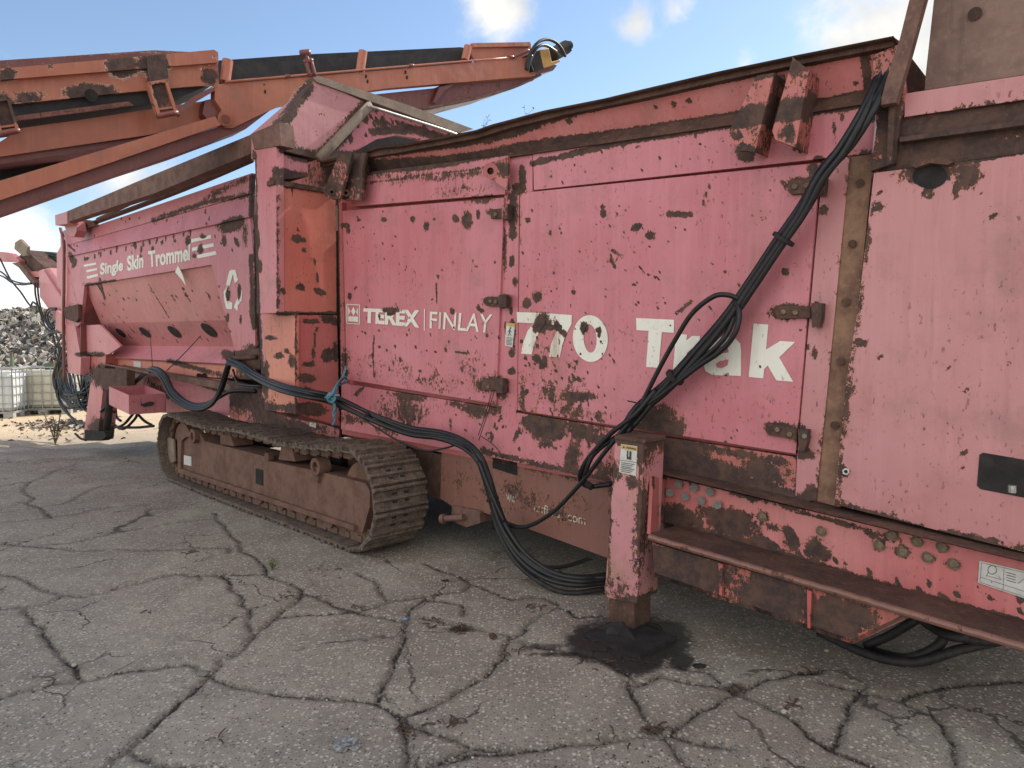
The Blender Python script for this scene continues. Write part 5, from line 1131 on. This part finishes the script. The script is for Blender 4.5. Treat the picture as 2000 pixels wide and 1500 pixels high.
# ---- loose grit along the cracks
def rnd_stone(bm, c, r, rr, flat=.6, mi=0):
    M4 = Matrix.Translation(c) @ Matrix.Rotation(rr.uniform(0, 6.28), 4, 'Z') @ Matrix.Diagonal((r*rr.uniform(.7, 1.3), r*rr.uniform(.7, 1.2), r*flat, 1))
    g = bmesh.ops.create_icosphere(bm, subdivisions=1, radius=1, matrix=M4)
    for v in g['verts']: v.co += Vector((rr.uniform(-1, 1), rr.uniform(-1, 1), rr.uniform(-1, 1)))*r*.18
    if mi:
        for v in g['verts']:
            for f in v.link_faces: f.material_index = mi
M['grit'] = simple('grey_grit', (.10, .092, .082), (.22, .20, .18), 90, .9, .2, .3)
M['gritL'] = simple('pale_grit', (.36, .34, .31), (.50, .48, .44), 90, .8, .2, .3)
M['gritB'] = simple('brown_scrap', (.07, .045, .035), (.13, .08, .055), 60, .9, .2, .3)
rr = random.Random(21); bm = bmesh.new()
for w in CRW:
    for a, b in zip(w, w[1:]):
        L_ = (b-a).length; near_ = max(1.6, ((a+b)/2).y)
        if near_ > 7.5: continue
        for k in range(int(L_*(30 if near_ < 4.5 else 12))):
            p = a.lerp(b, rr.random())+Vector((rr.gauss(0, .03), rr.gauss(0, .03), 0)); r = rr.uniform(.0022, .007)*(1.6 if rr.random() < .05 else 1)
            rnd_stone(bm, p+Vector((0, 0, r*.2-.003)), r, rr, .6, 0 if rr.random() < .72 else rr.choice((1, 2)))
for k in range(900):
    p = G(rr.uniform(-50, 2050), 1500-430*rr.random()**1.6); r = rr.uniform(.002, .006)
    rnd_stone(bm, p+Vector((0, 0, r*.3)), r, rr, .6, rr.choice((0, 1, 2, 0)))
o = from_bm('gravel', bm, [M['grit'], M['gritL'], M['gritB']], None, wearing=False)
tag(o, 'loose grit and gravel scattered along the cracks of the concrete', 'gravel', kind='stuff')
# ---- dark scraps, twigs
bm = bmesh.new()
for (x, y, n_, s_) in [(880,1410,9,22),(800,1425,14,24),(1290,1425,16,30),(1540,1375,10,30),(905,1225,14,26),(850,1215,10,30),(1000,1275,10,40),(1200,1300,12,50),(370,1082,8,14),(1050,1185,6,20),(420,1443,3,14),(290,1195,3,12),(1580,1310,8,24),(560,1160,8,20),(690,1190,8,24),(1180,1440,6,40),(1440,1350,10,20),(640,1120,8,40)]:
    for k in range(n_):
        p = G(x+rr.gauss(0, s_*.5), y+rr.gauss(0, s_*.22), .004); a = rr.uniform(0, 6.28); L_ = rr.uniform(.015, .06)
        dvec = Vector((math.cos(a), math.sin(a), rr.uniform(-.02, .15)))*L_
        tube_bm([p, p+dvec*.5+Vector((rr.uniform(-.006, .006), rr.uniform(-.006, .006), .004)), p+dvec], rr.uniform(.0015, .004), 4, bm)
o = from_bm('twigs', bm, M['gritB'], None, wearing=False); tag(o, 'dark twigs, shreds and scraps caught in the cracks', 'debris', kind='stuff')
def single(name, label, cat, px, py, builder, mat, group=None, smooth=False):
    base = G(px, py); bm = bmesh.new(); builder(bm)
    o = from_bm(name, bm, mat, None, wearing=False, smooth=smooth); o.location = base; tag(o, label, cat, group); return o
def chunk(size, flat=.5, seed=1, sub=2, rough=.25):
    def f(bm):
        bmesh.ops.create_icosphere(bm, subdivisions=sub, radius=1)
        for v in bm.verts:
            n_ = mnoise.noise(v.co*1.7+Vector((seed*3.1, 0, 0)))+.5*mnoise.noise(v.co*4.3+Vector((0, seed, 0)))
            v.co = v.co*(1+rough*2*n_); v.co = Vector((v.co.x*size[0], v.co.y*size[1], (v.co.z+.75)*size[2]*flat))
    return f
M['lump'] = simple('pale_grey_lump', (.14, .14, .14), (.36, .36, .37), 60, .85, .3, .6)
M['stone'] = simple('brownish_stone', (.16, .15, .14), (.24, .225, .21), 50, .85, .3, .3)
M['black'] = simple('black_shard', (.014, .014, .016), (.03, .03, .03), 40, .7, .3, .2)
single('lump_of_foam', 'pale grey pitted lump lying alone on the concrete nearest the photographer', 'lump', 677, 1461, chunk((.046,.028,.028), .75, 2, 4, .42), M['lump'])
single('stone', 'smooth brown-grey oval stone at the crack junction left of the foreground', 'stone', 396, 1319, chunk((.028,.02,.018), .7, 3, 3, .12), M['stone'], smooth=True)
single('pebble', 'white pebble in the crack at the far left', 'pebble', 145, 1301, chunk((.012,.012,.01), .9, 4, 2, .1), M['gritL'])
single('pebble', 'pale pebble below the white one by the right-hand crack', 'pebble', 1532, 1393, chunk((.013,.013,.01), .9, 5, 2, .2), M['gritL'])
single('rubber_scrap', 'flat black shard beyond the oil stain', 'scrap', 1365, 1302, chunk((.032,.024,.008), .8, 6, 2, .3), M['black'])
single('rubber_scrap', 'small black clod lying alone in front of the track', 'scrap', 870, 1136, chunk((.025,.016,.01), .8, 7, 2, .3), M['black'])
single('rubber_scrap', 'dark crumpled scrap left of the oil stain', 'scrap', 962, 1247, chunk((.02,.016,.02), .8, 8, 2, .4), M['gritB'])
single('plastic_scrap', 'tiny sky-blue plastic bit on the concrete', 'scrap', 791, 1210, chunk((.012,.010,.008), .8, 9, 2, .3), simple('blue_plastic', (.12,.28,.55), (.16,.34,.6), 20, .5))
single('leaf', 'tiny yellow fragment in the shadow below the gusset plate', 'leaf', 1614, 1271, chunk((.013,.008,.004), .8, 10, 2, .3), simple('yellow_bit', (.5,.48,.25), (.6,.56,.3), 20, .6))
single('rag', 'crumpled scrap of pale paper lying on the track top', 'scrap', 677, 1120, chunk((.035,.012,.006), .8, 12, 2, .5), M['sticker']).location = W3(TP(677, 856, .25))+Vector((0, 0, .0))
# ---- weeds
M['leaf'] = simple('weed_green', (.07, .13, .03), (.12, .2, .05), 60, .6, .3, 0)
M['dry'] = simple('dry_stalk', (.13, .11, .07), (.20, .17, .11), 60, .8, .2, 0)
def weed(h, n_, leafs, seed, spread=.5):
    r2 = random.Random(seed)
    def f(bm):
        for k in range(n_):
            a = r2.uniform(0, 6.28); tip = Vector((math.cos(a)*h*spread*r2.random(), math.sin(a)*h*spread*r2.random(), h*r2.uniform(.5, 1)))
            P = crom([Vector((0, 0, 0)), tip*.5+Vector((r2.uniform(-.01, .01), 0, h*.06)), tip], 4); tube_bm(P, h*.012, 4, bm)
            for j in range(leafs):
                c = P[r2.randint(2, len(P)-1)]; b = r2.uniform(0, 6.28); L_ = h*r2.uniform(.12, .25); dv = Vector((math.cos(b), math.sin(b), r2.uniform(-.2, .6)))*L_; s_ = Vector((-math.sin(b), math.cos(b), 0))*L_*.28
                bm.faces.new([bm.verts.new(c), bm.verts.new(c+dv*.5+s_), bm.verts.new(c+dv), bm.verts.new(c+dv*.5-s_)])
    return f
single('weed', 'small green weed sprouting from a crack in front of the track', 'plant', 532, 1113, weed(.085, 9, 9, 3), M['leaf'])
single('weed', 'thin dry weed standing on the lit ground at the far left', 'plant', 108, 868, weed(.5, 9, 5, 5, .35), M['dry'])
o = single('weed', 'wispy dry sprigs rooted on the rusty hopper rim against the sky', 'plant', 940, 900, weed(.11, 4, 2, 8, .6), M['dry']); o.location = W3(S(945, 259, -.06))
o = single('weed', 'single small dry sprig on the hopper rim, nearer than the wispy clump', 'plant', 1020, 900, weed(.09, 2, 2, 9, .5), M['dry']); o.location = W3(S(1030, 231, -.06))
# ================================================================== IBC tanks
M['tank'] = simple('milky_plastic', (.62, .60, .50), (.52, .50, .40), 3, .45, .4, .1)
M['tank2'] = simple('white_blue_plastic', (.66, .68, .68), (.58, .60, .60), 3, .45, .4, .1)
M['cage'] = simple('galvanised_tube', (.30, .31, .31), (.42, .43, .43), 40, .5, .5, .1, .3)
M['pallet'] = simple('grey_pallet', (.30, .29, .27), (.42, .41, .38), 30, .8, .3, .2)
def ibc(px, py, rz, label, mat, k=.9):
    loc = G(px, py); r = empty('liquid_tank', loc, rz); tag(r, label, 'tank', 'caged liquid containers by the scrap heap')
    w, dp, h = 1.2*k, 1.0*k, 1.0*k; z0 = .14*k
    bm = bmesh.new(); box_bm((-w/2+.03, -dp/2+.03, z0+.02), (w/2-.03, dp/2-.03, z0+h-.06), bm); 
    bmesh.ops.bevel(bm, geom=bm.edges[:], offset=.07*k, segments=3, affect='EDGES'); slice_bm(bm, .09)
    for v in bm.verts:
        if abs(v.co.y) > dp/2-.1: v.co.y += .012*math.sin(v.co.x*30)*(1 if v.co.y > 0 else -1)
        if abs(v.co.x) > w/2-.1: v.co.x += .012*math.sin(v.co.y*30)*(1 if v.co.x > 0 else -1)
    from_bm('tank', bm, mat, r, wearing=False, smooth=True)
    bm = bmesh.new(); cyl_ = None; tube_bm([Vector((0, 0, z0+h-.08)), Vector((0, 0, z0+h-.02))], .1*k, 16, bm); from_bm('cap', bm, M['black'], r, wearing=False)
    bm = bmesh.new()
    for i in range(7):
        x = -w/2+w*i/6
        for y in (-dp/2, dp/2): tube_bm([Vector((x, y, z0)), Vector((x, y, z0+h))], .010, 5, bm)
    for i in range(6):
        y = -dp/2+dp*i/5
        for x in (-w/2, w/2): tube_bm([Vector((x, y, z0)), Vector((x, y, z0+h))], .010, 5, bm)
    for j in range(6):
        z = z0+h*j/5; rr_ = .014 if j in (0, 5) else .010
        c = [Vector((-w/2, -dp/2, z)), Vector((w/2, -dp/2, z)), Vector((w/2, dp/2, z)), Vector((-w/2, dp/2, z))]
        for i in range(4): tube_bm([c[i], c[(i+1) % 4]], rr_, 5, bm)
    from_bm('cage', bm, M['cage'], r, wearing=False)
    bm = bmesh.new()
    for x in (-w/2, -.09, w/2-.18): 
        for y in (-dp/2, -.07, dp/2-.14): box_bm((x, y, 0), (x+.18, y+.14, z0-.03), bm)
    box_bm((-w/2, -dp/2, z0-.03), (w/2, dp/2, z0), bm); from_bm('pallet', bm, M['pallet'], r, wearing=False)
    return r
ibc(100, 806, R(14), 'yellowish caged liquid tank on a pallet between the scrap heap and the machine', M['tank'])
ibc(-12, 814, R(14), 'whiter caged liquid tank cut off by the left picture edge', M['tank2'])
# ================================================================== scrap heap
def heap():
    t = NT('shredded_scrap'); a = t.N.new('ShaderNodeAttribute'); a.attribute_name = 'tone'
    cr = t.N.new('ShaderNodeValToRGB'); t.L.new(a.outputs['Fac'], cr.inputs[0]); cr.color_ramp.interpolation = 'CONSTANT'
    cols = [(.38,.35,.31),(.50,.46,.40),(.17,.165,.16),(.60,.57,.50),(.27,.25,.24),(.07,.07,.07),(.50,.46,.42),(.78,.75,.68),(.42,.33,.22),(.12,.12,.13),(.12,.22,.36),(.62,.60,.56),(.33,.10,.07),(.10,.20,.12)]
    wts = [.14,.12,.13,.1,.12,.11,.08,.05,.06,.05,.012,.015,.008,.005]; pos = np.concatenate([[0], np.cumsum(wts)[:-1]/sum(wts)])
    while len(cr.color_ramp.elements) < len(cols): cr.color_ramp.elements.new(.5)
    for e, p, c in zip(cr.color_ramp.elements, pos, cols): e.position = p
    for e, c in zip(cr.color_ramp.elements, cols): e.color = (*c, 1)
    t.base(cr.outputs[0], .8, spec=.3)
    V, F_, tone = [], [], []; r2 = np.random.default_rng(3)
    def hgt(x, y):
        h = 0
        for cx, cy, rx, ry, hh in ((-14.6,21,5.2,4.2,2.55),(-11.2,22.5,4.2,4,2.0),(-19,22,5,4.5,2.2),(-8.2,24,3.6,3.5,1.6)):
            q = math.hypot((x-cx)/rx, (y-cy)/ry); h = max(h, hh*max(0, 1-q**1.5))
        return h+(.25*mnoise.noise(Vector((x*.8, y*.8, 0)))+.12*mnoise.noise(Vector((x*2.6, y*2.6, 1))))*(h > .15)
    nx, ny = 90, 60
    for j in range(ny):
        for i in range(nx):
            x = -25+21*i/(nx-1); y = 16.3+11*j/(ny-1); V.append((x, y, max(-.05, hgt(x, y)-.08))); tone.append(.3)
    for j in range(ny-1):
        for i in range(nx-1): a0 = j*nx+i; F_.append((a0, a0+1, a0+nx+1, a0+nx))
    nb = len(V); cnt = 0
    while cnt < 34000:
        x = r2.uniform(-20, -7.5); y = r2.uniform(16.4, 24); h = hgt(x, y)
        if h < .03: continue
        cnt += 1; s_ = r2.uniform(.03, .13)*(1.8 if r2.random() < .06 else 1); a = r2.normal(size=3); a /= np.linalg.norm(a); b = np.cross(a, r2.normal(size=3)); b /= np.linalg.norm(b); c = np.cross(a, b); w = s_*r2.uniform(.2, .75)
        ctr = np.array([x, y, h+r2.uniform(-.06, .06)]); k = len(V)
        for q in (a*s_, b*w+c*.3*w, -a*s_*.8+c*.25*s_, -b*w): V.append(tuple(ctr+q))
        tn = r2.random()
        tone += [tn]*4; F_ += [(k, k+1, k+2), (k, k+2, k+3)]
    me = bpy.data.meshes.new('scrap_heap'); me.from_pydata(V, [], F_); at = me.attributes.new('tone', 'FLOAT', 'POINT'); at.data.foreach_set('value', np.array(tone, 'f'))
    o = link('scrap_heap', me, t.m, None); tag(o, 'tall sunlit heap of shredded scrap behind the caged tanks', 'heap', kind='stuff')
    return hgt
hgt = heap()
rr = random.Random(4); bm = bmesh.new()
def flake(bm, p, s_):
    a = Vector((rr.gauss(0,1), rr.gauss(0,1), rr.gauss(0,.35))).normalized(); b = a.cross(Vector((rr.gauss(0,1), rr.gauss(0,1), rr.gauss(0,1)))).normalized()
    f = bm.faces.new([bm.verts.new(p+a*s_), bm.verts.new(p+b*s_*.6), bm.verts.new(p-a*s_), bm.verts.new(p-b*s_*.5)]); f.material_index = rr.choice((0,0,1,2,2))
for k in range(420): flake(bm, G(rr.gauss(110, 45), rr.gauss(829, 5), .012), rr.uniform(.015, .06))
for k in range(160): flake(bm, G(rr.gauss(145, 16), rr.gauss(829, 3), .03), rr.uniform(.03, .10))
for k in range(300): flake(bm, G(rr.uniform(-200, 260), rr.uniform(808, 860), .01), rr.uniform(.012, .05))
o = from_bm('litter', bm, [M['gritB'], M['gritL'], M['grit']], None, wearing=False); tag(o, 'patch of shredded litter strewn on the sandy ground in front of the tanks', 'litter', kind='stuff')
# green board and yellow barrier rail beside the heap
M['boardg'] = simple('dull_green_board', (.10, .125, .085), (.14, .165, .115), 12, .8); M['yel'] = simple('yellow_rail_paint', (.50, .40, .06), (.42, .33, .05), 20, .6)
b0_ = depth_pt(97, 730, 15.6); base = Vector((b0_.x, b0_.y, 0)); bd_ = empty('board', base, R(14)); tag(bd_, 'dull green board on a post standing up behind the yellowish tank', 'board')
def place(px, py, dist): p = depth_pt(px, py, dist); return p
zt = depth_pt(97, 709, 15.6).z; zb = depth_pt(97, 735, 15.6).z
bm = box_bm((-.09, -.02, zb-.15), (.10, .02, zt)); from_bm('sheet', bm, M['boardg'], bd_, wearing=False, bevel=.005)
bm = box_bm((-.02, .0201, 0), (.02, .05, zt-.05)); from_bm('post', bm, M['boardg'], bd_, wearing=False)
pL, pR = depth_pt(-30, 726, 16.2), depth_pt(50, 724, 16.2); base = Vector((pL.x, pL.y, 0)); br = empty('barrier', base, math.atan2(pR.y-pL.y, pR.x-pL.x)); tag(br, 'yellow barrier rail on green posts in front of the heap', 'barrier')
Lr = (Vector((pR.x, pR.y, 0))-base).length
bm = bmesh.new(); tube_bm([Vector((0, 0, pL.z)), Vector((Lr, 0, pR.z))], .045, 8, bm); from_bm('rail', bm, M['yel'], br, wearing=False)
for x in (.2, Lr*.62): bm = box_bm((x-.03, .05, 0), (x+.03, .11, pL.z+.35)); from_bm('post', bm, M['boardg'], br, wearing=False)
